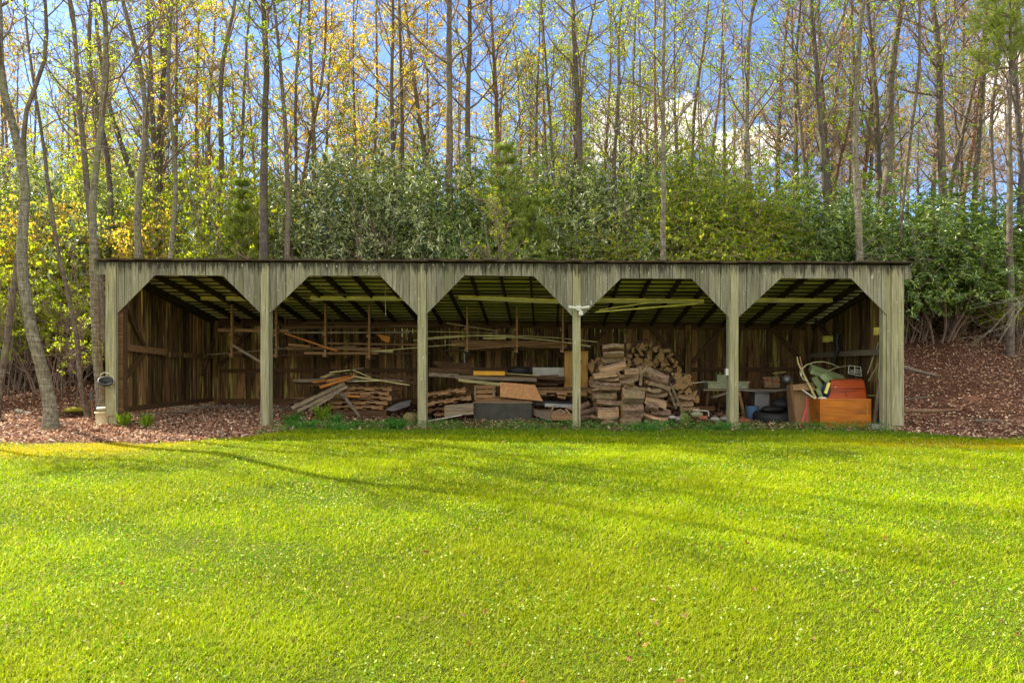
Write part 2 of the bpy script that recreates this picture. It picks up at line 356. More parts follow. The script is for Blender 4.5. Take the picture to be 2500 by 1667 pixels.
n1 = noise(t, (1, 1, 1), 14, 8, .7); c = mixc(t, mrange(t, n1, .3, .7, 0, .75), a.outputs['Color'], (.045, .025, .012))
n2 = noise(t, (1, 1, 1), 45, 4, .6)
t.links.new(c, b.inputs['Base Color']); bump(t, b, n2, .9, .05)
MB().add(np.stack([X, Y, Z], -1).reshape(-1, 3), q, c=gc.reshape(-1, 3)).build('ground', gm, smooth=True)['kind'] = 'structure'

# far wooded hill
rng = np.random.default_rng(5)
hx = np.linspace(-700, 900, 220); hv = np.linspace(0, 1, 10)
def hilltop(x):
    return np.interp(x, [-700, -200, 0, 120, 220, 420, 900], [36, 30, 24, 46, 66, 78, 86]) + 2.0 * np.sin(x * .06) + 1.2 * np.sin(x * .19 + 1)
HX, HV = np.meshgrid(hx, hv, indexing='ij')
HY = 260 + 150 * HV + 6 * np.sin(HX * .03); HZ = -22 + (hilltop(HX) + 22) * np.sin(HV * math.pi / 2) + rng.normal(size=HX.shape) * 1.3
id2 = np.arange(HX.size).reshape(HX.shape)
hq = np.stack([id2[:-1, :-1], id2[1:, :-1], id2[1:, 1:], id2[:-1, 1:]], -1).reshape(-1, 4)
hm, t, b = mat('far_spring_woods', .95, .1)
t.links.new(ramp(t, [(.3, (.09, .085, .06)), (.48, (.22, .17, .08)), (.62, (.30, .23, .07)), (.75, (.18, .2, .05))], noise(t, (1, 1, 1), .12, 8, .75)), b.inputs['Base Color'])
bump(t, b, noise(t, (1, 1, 1), .3, 6, .8), 1, 2)
MB().add(np.stack([HX, HY, HZ], -1).reshape(-1, 3), hq).build('far_hill', hm, smooth=True)['kind'] = 'structure'

# ------------------------------------------------------------------ shed
XL, XR, YB = -8.93, 6.76, 4.35
def zr(x, y): return 3.165 - .013 * x - .178 * y       # top of the rafters
shed = empty('open_shed', (-1.1, 0, 0), 'long open fronted shed of weathered grey boards with five arched bays', 'shed')
rng = np.random.default_rng(2)
prof_px = [(287, 767), (380, 672.6), (546, 673.5), (640, 767), (658, 767), (756, 674), (929, 674), (1021, 770), (1041, 768), (1134, 673), (1304, 675), (1398, 773),
           (1420, 773), (1516, 680), (1688, 681), (1781, 778), (1801, 775.5), (1905, 680), (2077, 681), (2173, 779)]
PX = [W(u, v, 0) for u, v in prof_px]; pxs = np.array([p[0] for p in PX]); pzs = np.array([p[2] for p in PX])
posts = [(262, 287, 1014, 645), (639, 658.5, 1045, 646), (1021, 1041, 1036, 645), (1398, 1417, 1036, 647), (1781, 1801, 1048, 649), (2173, 2203, 1038, 650)]
def topz(x): return zr(x, 0) + .042
# fascia boards, one profile cut mesh per run between posts
mb = MB()
def fascia_board(x0, x1, y0=-.03, y1=-.008, zb=None):
    inner = [p for p in pxs if x0 + .004 < p < x1 - .004]
    xs = [x0] + inner + [x1]
    bz = [np.interp(x, pxs, pzs) if zb is None else zb for x in xs]
    tz = [topz(x) for x in xs]; n = len(xs)
    v = []
    for y in (y0, y1):
        v += [(x, y, z) for x, z in zip(xs, bz)] + [(x, y, z) for x, z in zip(xs, tz)]
    q = []
    for i in range(n - 1):
        q += [(i, i + 1, n + i + 1, n + i), (2 * n + i, 3 * n + i, 3 * n + i + 1, 2 * n + i + 1), (i, 2 * n + i, 2 * n + i + 1, i + 1), (n + i, n + i + 1, 3 * n + i + 1, 3 * n + i)]
    q += [(0, n, 3 * n, 2 * n), (n - 1, 3 * n - 1, 4 * n - 1, 2 * n - 1)]
    mb.add(v, q)
pe = [(W(a, 800, 0)[0], W(b_, 800, 0)[0]) for a, b_, _, _ in posts]
for i in range(5):
    x = pe[i][1] + .005; xe = pe[i + 1][0] - .005
    while x < xe - .02:
        wd = rng.uniform(.13, .26); x1 = min(x + wd, xe)
        if xe - x1 < .07: x1 = xe
        dy = rng.uniform(-.004, .003)
        fascia_board(x, x1 - rng.uniform(.005, .011), -.03 + dy, -.008 + dy); x = x1
for u0, u1, vb in ((233, 261, 671), (2204, 2223, 682)):
    fascia_board(W(u0, 650, 0)[0], W(u1, 650, 0)[0], -.03, -.008, W(u1, vb, 0)[2])
mb.build('fascia', M['fascia'], shed)
# header behind the fascia and posts
mb = MB(); bar(mb, (XL, .06, zr(XL, 0) - .12), (XR, .06, zr(XR, 0) - .12), .045, .18); mb.build('header', M['rafter'], shed)
for i, (a, b_, vb, vt) in enumerate(posts):
    x0, x1 = pe[i]; zb = W(a, vb, 0)[2]; mb = MB()
    box(mb, (x0, -.055, zb), (x1, -.031, topz(x0) - .012))
    gz = Hs((x0 + x1) / 2, .05) - .12
    if i == 0: box(mb, (x0 + .06, -.029, gz), (x1 - .004, .15, zr(x0, 0) - .05))
    elif i == 5: box(mb, (x0 - .07, -.029, gz), (x1 - .04, .15, zr(x0, 0) - .05)); box(mb, (x0 - .13, .0, gz), (x0 - .075, .14, 2.8))
    else: box(mb, (x0 - (.02 if i == 4 else 0), -.029, gz), (x1 - .003, .15, zr(x0, 0) - .05)); mb.v[0][:, 2] = np.where(mb.v[0][:, 2] < 1, gz, mb.v[0][:, 2])
    mb.build('post', M['post'], shed)
    if i == 0: mb = MB(); box(mb, (x1, .02, gz), (x1 + .10, .17, zr(x0, 0) - .05)); mb.build('inner_post', M['darklumber'], shed)
# roof: tin over purlins over rafters
mb = MB(); xs = np.linspace(XL - .2, XR + .1, 60)
for k in range(59):
    x0, x1 = xs[k], xs[k + 1] + .03; dz = rng.uniform(.0, .012) + (k % 2) * .007; yf = -.09 + rng.uniform(-.02, .03)
    P = lambda x, y, e: (x, y, zr(x, y) + .05 + dz + e)
    v = [P(x0, yf, 0), P(x1, yf, 0), P(x1, YB + .3, 0), P(x0, YB + .3, 0), P(x0, yf, .03), P(x1, yf, .03), P(x1, YB + .3, .03), P(x0, YB + .3, .03)]
    mb.add(v, [(0, 3, 2, 1), (4, 5, 6, 7), (0, 1, 5, 4), (1, 2, 6, 5), (2, 3, 7, 6), (3, 0, 4, 7)])
roof = mb.build('roof', M['tin'], shed)
mb = MB(); y = .25
while y < YB + .1:
    x = XL - .1
    while x < XR:
        x1 = min(x + rng.uniform(2.4, 4), XR + .1)
        dz = rng.uniform(0, .004)
        bar(mb, (x, y, zr(x, y) + .028 + dz), (x1 - .01, y + rng.uniform(-.02, .02), zr(x1, y) + .028 + dz), .10 + rng.uniform(-.02, .02), .022, up=(0, .178, 1)); x = x1
    y += .27
mb.build('purlins', M['purlin'], shed)
mb = MB(); x = XL + .12
while x < XR:
    bar(mb, (x, .04, zr(x, .04) - .062), (x + rng.uniform(-.02, .02), YB + .2, zr(x, YB + .2) - .062), .042, .125)
    x += .605
mb.build('rafters', M['rafter'], shed)
# walls of loose upright boards
def wallboards(mb, p0, p1, zt, zb0, th, g0=.002, g1=.014, wmin=.12, wmax=.2):
    p0 = np.array(p0, float); p1 = np.array(p1, float); L = np.linalg.norm(p1 - p0); d = (p1 - p0) / L; nr = np.array((-d[1], d[0]))
    s = 0
    while s < L:
        e = min(s + rng.uniform(wmin, wmax), L); g = rng.uniform(g0, g1) if rng.random() < .5 else .001
        a = p0 + d * s; b = p0 + d * (e - g); off = nr * rng.uniform(-.005, .005)
        tl = rng.normal() * .004; zb_ = zb0(*a) + rng.uniform(-.03, .03)
        v = []
        for q_, k in ((a, 0), (b, 1)):
            for o in (0, th):
                bx_, by_ = q_ + off + nr * o
                v += [(bx_, by_, zb_), (bx_ + d[0] * tl, by_ + d[1] * tl, zt(bx_, by_))]
        mb.add(v, [(0, 1, 5, 4), (2, 6, 7, 3), (0, 2, 3, 1), (4, 5, 7, 6), (1, 3, 7, 5), (0, 4, 6, 2)]); s = e
mb = MB(); wallboards(mb, (XL + .1, YB), (XR - .1, YB), lambda x, y: zr(x, y) - .02, lambda x, y: Hs(x, y) + .02, .02, .008, .024); mb.build('back_wall', M['wall'], shed)
mb = MB(); wallboards(mb, (XL, .17), (XL, YB), lambda x, y: zr(x, y) - .02, lambda x, y: Hs(x, y) + .2, .02, .006, .022); mb.build('side_wall', M['wall'], shed)
mb = MB(); wallboards(mb, (XR, YB), (XR, .16), lambda x, y: zr(x, y) - .02, lambda x, y: Hs(x, y) + .05, .02, .002, .008); mb.build('side_wall', M['wall'], shed)
# frame: back posts, girts, plate, braces, sill
mb = MB()
bar(mb, (XL + .1, YB - .06, 2.33 + .1), (XR - .1, YB - .06, 2.25), .05, .2)
bar(mb, (XL + .1, YB - .05, 1.12), (XR - .1, YB - .05, 1.16), .04, .10)
bar(mb, (XL + .05, YB - .05, .3), (XR - .1, YB - .05, .36), .04, .14)
mb.build('wall_plate', M['darklumber'], shed)
for i, x in enumerate([XL + .12, -5.5, -2.35, .62, 3.6, XR - .12]):
    mb = MB(); box(mb, (x - .07, YB - .22, Hs(x, YB) - .1), (x + .07, YB - .085, zr(x, YB) - .06)); mb.build('back_post', M['wall'], shed)
    for s in (-1, 1):
        if (i == 0 and s < 0) or (i == 5 and s > 0): continue
        mb = MB(); bar(mb, (x + s * .06, YB - .12, 1.25), (x + s * .95, YB - .12, 2.25), .035, .09); mb.build('brace', M['darklumber'], shed)
for nm, p, q_, wd, ht, mt_ in (('girt', (XL + .075, .2, 1.62), (XL + .075, 1.9, 1.55), .09, .14, 'lumber'), ('girt', (XL + .06, 1.9, 1.5), (XL + .06, YB, 1.5), .05, .11, 'wall'),
                        ('sill', (XL + .05, .2, .30), (XL + .05, YB, .36), .06, .11, 'darklumber'), ('brace', (XL + .08, .2, .75), (XL + .08, 1.15, 1.52), .06, .1, 'darklumber'),
                        ('brace', (XL + .08, .25, 2.75), (XL + .08, 1.2, 1.6), .03, .07, 'darklumber'), ('brace', (XL + .1, 3.5, 1.0), (XL + .1, 4.25, 2.1), .05, .09, 'darklumber'),
                        ('girt', (XR - .075, .2, 1.5), (XR - .075, YB, 1.5), .07, .12, 'greylumber'), ('brace', (XR - .07, 2.6, 1.5), (XR - .07, 3.9, 2.4), .04, .08, 'darklumber'),
                        ('side_plate', (XL + .06, .2, zr(XL, .2) - .1), (XL + .06, YB - .1, zr(XL, YB) - .1), .04, .13, 'rafter'), ('side_plate', (XR - .06, .2, zr(XR, .2) - .1), (XR - .06, YB - .1, zr(XR, YB) - .1), .04, .13, 'rafter')):
    mb = MB(); bar(mb, p, q_, wd, ht); mb.build(nm, M[mt_], shed)
# hanging lumber rack: uprights and cross bars
for (uf, vf, ub) in ((567, 870, 595), (675, 871, 698), (795, 870, 814), (902, 874, 920), (1141, 857, 1152), (1262, 859, 1268), (1374, 859, 1376)):
    mb = MB(); p = W(uf, vf, 2.5); bar(mb, (p[0], 2.5, p[2] - .02), (p[0], 2.5, zr(p[0], 2.5) - .12), .045, .08); mb.build('rack_hanger', M['lumber'], shed)
    pb = W(ub, 860, 3.7); mb = MB(); bar(mb, (pb[0], 3.7, p[2] - .02), (pb[0], 3.7, zr(pb[0], 3.7) - .12), .045, .08); mb.build('rack_hanger', M['darklumber'], shed)
    for dz in (.03, .52):
        mb = MB(); bar(mb, (p[0] - .045, 2.46, p[2] + dz), (pb[0] - .045, 3.76, p[2] + dz), .035, .07); mb.build('rack_arm', M['lumber'], shed)

def T(mb, name, mats, label, cat, group=None, smooth=False):
    """one top level object that is a single mesh, its origin at its base"""
    v = np.concatenate(mb.v); c = np.array([(v[:, 0].min() + v[:, 0].max()) / 2, (v[:, 1].min() + v[:, 1].max()) / 2, v[:, 2].min()])
    o = mb.build(name, mats, smooth=smooth)
    return tag(o, label, cat, group)
def root(name, p, label, cat, group=None): return empty(name, tuple(float(x) for x in p), label, cat, group)
# ---- boards given by their two ends in the photograph's view and their depth in the shed
def board(u0, v0, u1, v1, y, ht=.04, dp=.14, m='lumber', y1=None, name='plank', label='', cat='plank', group=None, roll=0, bend=0):
    a = W(u0, v0, y); b_ = W(u1, v1, y if y1 is None else y1); mb = MB()
    if bend:
        n = 7; pts = [a + (b_ - a) * i / n + np.array((0, 0, bend * 4 * (i / n) * (1 - i / n))) for i in range(n + 1)]
        for i in range(n): bar(mb, pts[i], pts[i + 1], dp, ht)
    else: bar(mb, a, b_, dp, ht, roll=roll)
    return T(mb, name, M[m], label, cat, group)
RG = 'boards stored on the hanging rack'
for a in [
 (533, 806, 705, 808, 2.6, .075, .04, 'lumber', 'long tan beam sticking out left on the upper rack'),
 (690, 800, 1020, 797, 2.75, .07, .14, 'darklumber', 'long dark beam on the upper rack between second and third posts'),
 (705, 812, 1000, 812, 2.62, .035, .1, 'greylumber', 'thin grey board below the dark beam on the upper rack'),
 (740, 789, 1015, 791, 3.0, .04, .2, 'darklumber', 'dark wide board topmost on the rack of the second bay'),
 (700, 849, 930, 852, 2.9, .06, .14, 'lumber', 'tan board lying on the lower rack of the second bay'),
 (706, 841, 760, 846, 2.65, .05, .12, 'lumber', 'short thick board end on the lower rack near second post'),
 (745, 862, 925, 863, 2.6, .05, .12, 'lumber', 'bottom tan board across the rack hangers of the second bay'),
 (690, 868, 1050, 862, 3.2, .035, .2, 'darklumber', 'dark board along the foot of the second bay rack'),
 (735, 855, 870, 846, 3.3, .04, .15, 'greylumber', 'grey board tilted on the lower rack of the second bay'),
 (680, 850, 800, 862, 3.4, .03, .15, 'greylumber', 'grey board sloping down right in the second bay rack'),
 (800, 838, 1020, 842, 3.2, .04, .12, 'lumber', 'thin tan board above the others on the lower rack'),
 (850, 852, 960, 858, 3.0, .07, .1, 'olive', 'olive block of timber on the lower rack'),
 (510, 866, 690, 852, 3.5, .03, .12, 'greylumber', 'grey board sloping behind the second post'),
 (1102, 838, 1385, 842, 3.1, .16, .05, 'lumber', 'wide tan board on edge in the third bay rack'),
 (1140, 852, 1400, 836, 2.95, .03, .08, 'lumber', 'narrow board crossing the wide tan board of the rack'),
 (1180, 826, 1235, 826, 2.55, .035, .08, 'olive', 'short pale offcut under the bent strips'),
 (1215, 812, 1330, 826, 3.3, .04, .14, 'darklumber', 'dark board above the strips in the third bay'),
 (1090, 856, 1420, 850, 3.4, .05, .18, 'darklumber', 'dark lowest board of the third bay rack'),
]: board(*a[:8], name='rack_board', label=a[8], group=RG, cat='board')
for a in [
 (1043, 825, 1160, 819, 2.4, .022, .05, 'olive', 'thick pale strip starting at the third post', .0),
 (1060, 823, 1440, 846, 2.45, .016, .05, 'olive', 'pale strip bowed highest over the third bay', .12),
 (1120, 820, 1442, 845, 2.52, .016, .05, 'olive', 'pale strip bowed just below the highest one', .06),
 (1086, 821, 1458, 835, 2.58, .016, .05, 'olive', 'pale strip ending above the firewood', .08),
 (1010, 831, 1200, 817, 2.42, .016, .04, 'olive', 'pale strip rising from the third post', .0),
 (980, 808, 1215, 813, 2.65, .014, .04, 'olive', 'straight pale strip across the third post', .0),
 (905, 858, 1130, 839, 2.35, .016, .03, 'olive', 'long thin pale strip rising rightwards from the fourth rack hanger', .0),
 (1091, 789, 1215, 808, 3.0, .016, .04, 'olive', 'thin pale strip sloping down right near the rafters', .0),
]: board(*a[:8], name='trim_strip', label=a[8], group='pale strips on the rack', cat='strip', bend=a[9])
board(697, 814, 824, 857, 2.42, .035, .08, 'orangewood', label='reddish plank slanting down across the second bay rack')
board(569, 843, 640, 885, 2.42, .06, .06, 'greylumber', label='grey timber slanting down behind the second post')
mb = MB(); A = [W(919, 815, 2.7), W(952, 822, 2.7), W(950, 836, 2.7), W(935, 832, 2.7)]
mb.add(A + [p + (0, .03, 0) for p in A], [(0, 1, 2, 3), (7, 6, 5, 4), (0, 4, 5, 1), (1, 5, 6, 2), (2, 6, 7, 3), (3, 7, 4, 0)]); T(mb, 'wood_offcut', M['orangewood'], 'orange triangular wood offcut on the second bay rack', 'offcut')
# ---- ceiling light fixtures
def fixture(u0, v0, u1, v1, y, label, y1=None):
    a = W(u0, v0, y); b_ = W(u1, v1, y if y1 is None else y1); r_ = root('strip_light', (a + b_) / 2, label, 'strip light', 'long yellow strip lights under the rafters')
    mb = MB(); bar(mb, a + (0, 0, .035), b_ + (0, 0, .035), .13, .045); mb.build('housing', M['yellow'], r_)
    mb = MB(); bar(mb, a + (.01, 0, .0635), b_ + (-.01, 0, .0635), .10, .012); mb.build('top_plate', M['rust'], r_)
    for s in (-1, 1):
        mb = MB(); tubes(mb, [a + (.04, s * .045, -.012), b_ + (-.04, s * .045, -.012)], [.016, .016], 8, cap=True); mb.build('tube', M['cream'], r_)
    for e, d in ((a, 1), (b_, -1)):
        mb = MB(); bar(mb, e + (d * .0, 0, -.004), e + (d * .03, 0, -.004), .126, .034); mb.build('lamp_holder', M['yellow'], r_)
fixture(446, 730, 703, 731, 2.3, 'yellow strip light in the bay farthest left')
fixture(760, 730, 1032, 731, 1.9, 'yellow strip light in the second bay from the left, beside a hanging cord')
fixture(1120, 728, 1392, 739, 1.7, 'rusty topped yellow strip light sloping down right in the middle bay')
fixture(1446, 735, 1717, 738, 1.7, 'yellow strip light above the loose tube over the firewood')
fixture(1776, 735, 2030, 736, 1.7, 'yellow strip light above the orange chest')
r_ = root('hanging_tube', W(1585, 745, 1.6), 'loose pale yellow light channel hanging slanted over the firewood', 'light part')
mb = MB(); bar(mb, W(1454, 762, 1.5), W(1700, 742, 1.65), .05, .03); mb.build('channel', M['yellow'], r_)
mb = MB(); bar(mb, W(1462, 757, 1.62), W(1585, 739, 1.65), .04, .022); mb.build('reflector', M['yellow'], r_)
mb = MB(); P = W(941, 695, .9); tubes(mb, [P + (0, 0, .0), P + (0, 0, -.3), P + (.005, 0, -.65)], [.006] * 3, 5); T(mb, 'ceiling_cord', M['cable'], 'thin pale cord dangling from the roof in the second bay', 'cord')
for (ua, va, ub, vb, y, lb) in ((757, 676, 850, 720, .9, 'thin pale wire sagging under the rafters of the second bay'), (1870, 722, 1905, 728, .8, 'thin wire under the roof of the bay farthest right')):
    a, b_ = W(ua, va, y), W(ub, vb, y + .8); mb = MB(); tubes(mb, [a + (b_ - a) * i / 6 + (0, 0, -.12 * math.sin(i * math.pi / 6)) for i in range(7)], [.006] * 7, 5); T(mb, 'roof_wire', M['cable'], lb, 'wire')

# ---- pallets
def pallet(c, wx, dy, hz, rot=(0, 0, 0), label='', m='lumber', group=None, rngs=0):
    g = np.random.default_rng(rngs + 7); r_ = root('wooden_pallet', c, label, 'pallet', group)
    Rm = np.array(Matrix.Rotation(rot[2], 3, 'Z') @ Matrix.Rotation(rot[1], 3, 'Y') @ Matrix.Rotation(rot[0], 3, 'X'))
    def fin(mb, nm, mt_):
        mb.v = [np.asarray(v) @ Rm.T + np.array(c) for v in mb.v]; mb.build(nm, mt_, r_)
    for k, yy in enumerate((-dy / 2 + .02, 0, dy / 2 - .02)):
        mb = MB(); n = 3; zt = hz - .018
        box(mb, (-wx / 2, yy - .02, .018 + hz * .3), (wx / 2, yy + .02, zt))
        for a, b_ in ((0, .22), (.42, .62), (.8, 1)): box(mb, (-wx / 2 + a * wx, yy - .02, .019), (-wx / 2 + b_ * wx, yy + .02, .0175 + hz * .3))
        fin(mb, 'stringer', M[m])
    for z0, cnt in ((0, 4), (hz - .018, 7)):
        for k in range(cnt):
            x = -wx / 2 + (wx - .09) * k / (cnt - 1); mb = MB(); box(mb, (x, -dy / 2 - g.uniform(0, .02), z0), (x + .09, dy / 2 + g.uniform(0, .02), z0 + .017)); fin(mb, 'deck_board', M[m])
G = 'pallets stacked in the second bay'
zb = Hs(-3.6, 2.2)
xc = W(880, 960, 1.75)[0]; lift = W(880, 1000, 1.75)[2]
mb = MB(); box(mb, (xc - .62, 1.8, zb - .02), (xc + .58, 2.8, lift - .005)); T(mb, 'skid_box', M['darklumber'], 'dark low wooden box under the pallet stack', 'box')
nm = ['lowest', 'second lowest', 'middle', 'second highest', 'topmost']
for k, (u0, u1, v0) in enumerate(((801, 937, 992), (802, 944, 980), (816, 957, 967), (826, 948, 956), (842, 958, 945))):
    a = W(u0, v0, 1.75); b_ = W(u1, v0, 1.75)
    pallet(((a[0] + b_[0]) / 2, 2.25, lift + .105 * k), b_[0] - a[0], 1.0, .1, (0, 0, R((-2, 1.5, -1, 2, -1.5)[k])), f'{nm[k]} wooden pallet of the neat stack in the second bay', group=G, rngs=k)
ang = R(-9)
for k, (u, v, s) in enumerate(((1086, 992, 1), (1092, 974, 1), (1078, 955, .9))):
    p = W(u, v, 1.6); pallet((p[0], 2.0, p[2] - .1), 1.05, .95, .11, (0, ang * s, R(3)), ('bottom', 'middle', 'top')[k] + ' pallet of the tilted pile beside the third post', m='lumber' if k else 'darklumber', group='tilted pallets', rngs=20 + k)
p = W(1371, 965, 1.5); pallet((p[0], 1.95, p[2]), 1.12, 1.0, .14, (0, 0, R(-2)), 'broad pallet with a plywood sheet on it by the fourth post', rngs=31)
mb = MB(); a = W(1371, 947, 1.5); box(mb, (a[0] - .62, 1.4, p[2] + .142), (a[0] + .62, 2.5, p[2] + .157)); T(mb, 'plywood_sheet', M['lumber'], 'pinkish plywood sheet lying on the pallet by the fourth post', 'plywood')
# ---- planks fanned over the pallet stack
LP = 'loose planks over the pallet stack'
for a in [
 (813, 909, 862, 903, 1.9, .02, .5, 'olive', 'pale sheet edge topmost over the pallet stack', 1.9),
 (862, 903, 905, 921, 1.9, .02, .3, 'olive', 'pale plank sloping right from the top of the pallet stack', 2.0),
 (787, 921, 812, 912, 1.8, .02, .2, 'olive', 'short pale plank sticking out at upper left of the pallet stack', 2.0),
 (830, 912, 880, 924, 2.1, .03, .2, 'darklumber', 'dark plank under the topmost pale sheet', 2.3),
 (768, 933, 806, 925, 1.6, .03, .14, 'orangewood', 'orange plank farthest left on the pallet stack', 2.0),
 (781, 945, 862, 919, 1.5, .05, .12, 'orangewood', 'long bright orange plank slanting over the pallet stack', 1.9),
 (797, 929, 850, 918, 1.7, .04, .14, 'orangewood', 'orange plank end between the dark boards', 2.0),
 (800, 925, 848, 915, 1.75, .03, .1, 'black', 'thin black plank between orange ones', 2.0),
 (713, 996, 842, 935, 1.55, .08, .12, 'greylumber', 'long pale timber leaning down left off the pallet stack', 1.8),
 (727, 1003, 848, 943, 1.45, .07, .12, 'greylumber', 'long grey timber lying just in front of the leaning one', 1.7),
 (756, 1001, 828, 956, 1.4, .06, .1, 'greylumber', 'short leaning timber lowest in front of the stack', 1.6),
 (680, 990, 780, 962, 2.2, .03, .15, 'darklumber', 'dark plank leaning left behind the timbers', 2.6),
 (752, 941, 846, 932, 2.1, .03, .15, 'darklumber', 'dark plank jutting left behind the orange ones', 2.4),
 (864, 918, 1000, 940, 1.6, .02, .1, 'olive', 'long pale plank sloping down right from the stack', 1.5),
 (863, 930, 935, 929, 1.5, .02, .12, 'olive', 'pale plank lying level over the topmost pallet', 1.6),
 (870, 924, 985, 930, 1.75, .03, .14, 'greylumber', 'grey plank behind the long pale one', 1.9),
 (890, 912, 1020, 936, 2.6, .04, .18, 'darklumber', 'dark plank sloping right behind the stack', 2.8),
 (930, 915, 1030, 922, 3.0, .05, .2, 'darklumber', 'dark beam behind the stack near the third post', 3.2),
 (846, 905, 888, 898, 2.4, .02, .03, 'greylumber', 'small splinter sticking up above the stack', 2.5),
 (832, 965, 880, 968, 1.62, .035, .12, 'orangewood', 'reddish board pushed between the lower pallets', 1.64),
 (808, 969, 900, 967, 1.66, .03, .12, 'lumber', 'light board pushed between the lower pallets', 1.7),
 (818, 961, 832, 969, 1.3, .04, .05, 'greylumber', 'short stub end leaning at the left of the pallets', 1.5),
]: board(a[0], a[1], a[2], a[3], a[4], a[5], a[6], a[7], y1=a[9], label=a[8], group=LP)
mb = MB(); tubes(mb, [W(833, 960, 1.35), W(855, 985, 1.2), W(879, 1018, 1.0)], [.035, .038, .03], 8, cap=True); T(mb, 'round_pole', M['bark'], 'short round pole leaning against the pallet stack', 'pole')
mb = MB(); A = [W(940, 1000, 1.2), W(972, 983, 1.6), W(1003, 976, 1.9), W(1000, 990, 1.3), W(962, 1003, 1.0)]; B_ = [p + (0, .01, -.012) for p in A]
mb.add(A + B_, [(0, 1, 2, 3), (8, 7, 6, 5)], [(0, 3, 4), (9, 8, 5)])
T(mb, 'metal_sheet', M['greymetal'], 'crumpled grey metal sheet by the foot of the third post', 'metal sheet')
ORD = ['first', 'second', 'third', 'fourth', 'fifth', 'sixth', 'seventh', 'eighth', 'ninth', 'tenth', 'eleventh', 'twelfth', 'thirteenth', 'fourteenth', 'fifteenth', 'sixteenth', 'seventeenth', 'eighteenth', 'nineteenth'] + ['twenty ' + q_ for q_ in ('', 'first', 'second', 'third', 'fourth', 'fifth', 'sixth', 'seventh', 'eighth', 'ninth')]
g = np.random.default_rng(64)
for k, u0 in enumerate(sorted(g.uniform(700, 1330, 29))):
    u0 = float(u0); v0 = g.uniform(915, 990); L = g.uniform(60, 190); sl = g.normal() * 7; yy = g.uniform(2.75, 3.7)
    board(u0, v0, min(u0 + L, 1380), v0 + sl, yy, g.uniform(.025, .08), g.uniform(.08, .2), ('darklumber', 'lumber', 'greylumber', 'darklumber')[g.integers(4)], y1=yy + g.uniform(-.2, .2), name='stored_board', cat='board', roll=g.normal() * .2,
          label=f'{ORD[k]} board from the left in the jumble along the back wall', group='jumbled boards at the back')
# ---- third bay: beams, bin, crates, panels
BG = 'beams piled in the middle bay'
for a in [
 (1060, 886, 1150, 892, 3.3, .09, .14, 'darklumber', 'dark beam highest at the back of the middle bay', 3.4),
 (1048, 902, 1238, 912, 2.6, .10, .14, 'darklumber', 'thick dark beam ending at the orange board', 2.7),
 (1047, 913, 1120, 918, 2.5, .09, .14, 'greylumber', 'grey beam end just right of the third post', 2.6),
 (1112, 920, 1310, 927, 2.4, .085, .16, 'greylumber', 'long grey beam under the orange board', 2.5),
 (1236, 917, 1378, 924, 2.6, .09, .12, 'darklumber', 'dark beam running right under the tyre', 2.7),
 (1120, 928, 1222, 938, 2.1, .06, .14, 'olive', 'olive plank below the grey beam', 2.1),
 (1220, 934, 1360, 938, 2.8, .06, .2, 'darklumber', 'dark plank behind the chipboard', 2.9),
 (1070, 895, 1240, 903, 3.1, .05, .16, 'darklumber', 'dark plank behind the orange board', 3.1),
]: board(a[0], a[1], a[2], a[3], a[4], a[5], a[6], a[7], y1=a[9], label=a[8], group=BG, name='timber_beam', cat='beam')
board(1156, 910.5, 1233, 911.5, 2.3, .095, .03, 'orange', name='painted_board', label='bright orange painted board on the beams', cat='board')
board(1236, 911, 1318, 917, 2.35, .018, .05, 'olive', label='thin white edged strip below the tyre')
def tyre(c, r0, r1, tilt, label, rim=False):
    r_ = root('tyre', c, label, 'tyre'); n = 28; pr = []
    prof = [(r0, -.35), (r0 + .02, -.48), ((r0 + r1) / 2, -.55), (r1 - .03, -.48), (r1, -.3), (r1 + .005, 0), (r1, .3), (r1 - .03, .48), ((r0 + r1) / 2, .55), (r0 + .02, .48), (r0, .35), (r0 + .015, 0)]
    wd = (r1 - r0) * 1.6; k = len(prof); Rm = np.array(Matrix.Rotation(tilt, 3, 'X'))
    V = np.array([[(p[0] * math.cos(a), p[0] * math.sin(a), p[1] * wd) for p in prof] for a in np.arange(n) * 2 * math.pi / n]).reshape(-1, 3) @ Rm.T
    V = V + np.array(c) + (0, 0, .55 * wd)
    q_ = [(i * k + j, ((i + 1) % n) * k + j, ((i + 1) % n) * k + (j + 1) % k, i * k + (j + 1) % k) for i in range(n) for j in range(k)]
    mb = MB(); mb.add(V, q_); mb.build('rubber_ring', M['black'], r_, smooth=True)
    return r_
p = W(1268, 913, 2.9); tyre(p, .17, .27, 0, 'black tyre lying flat on the beams of the middle bay')
mb = MB(); a = W(1340, 897, 3.3); b_ = W(1340, 931, 3.3); box(mb, (a[0] - .4, 3.3, b_[2]), (a[0] + .4, 3.33, a[2])); T(mb, 'white_board', M['white'], 'off white panel standing behind the tyre', 'panel')
r_ = root('plywood_cabinet', W(1407, 938, 2.9), 'tall plywood cabinet standing behind the fourth post', 'cabinet')
a, b_ = W(1378, 857, 2.9), W(1436, 937, 2.9); mb = MB(); box(mb, (a[0], 2.92, b_[2] - .3), (b_[0], 3.4, a[2])); mb.build('carcass', M['ply'], r_)
mb = MB(); box(mb, (a[0] + .01, 2.895, b_[2]), (a[0] + .19, 2.918, a[2] - .02)); box(mb, (a[0] + .3, 2.895, b_[2]), (b_[0] - .01, 2.918, a[2] - .02)); mb.build('door', M['ply'], r_)
mb = MB(); q0 = W(1418, 883, 2.88); box(mb, (q0[0] - .015, 2.87, q0[2] - .03), (q0[0] + .015, 2.893, q0[2] + .03)); mb.build('handle', M['black'], r_)
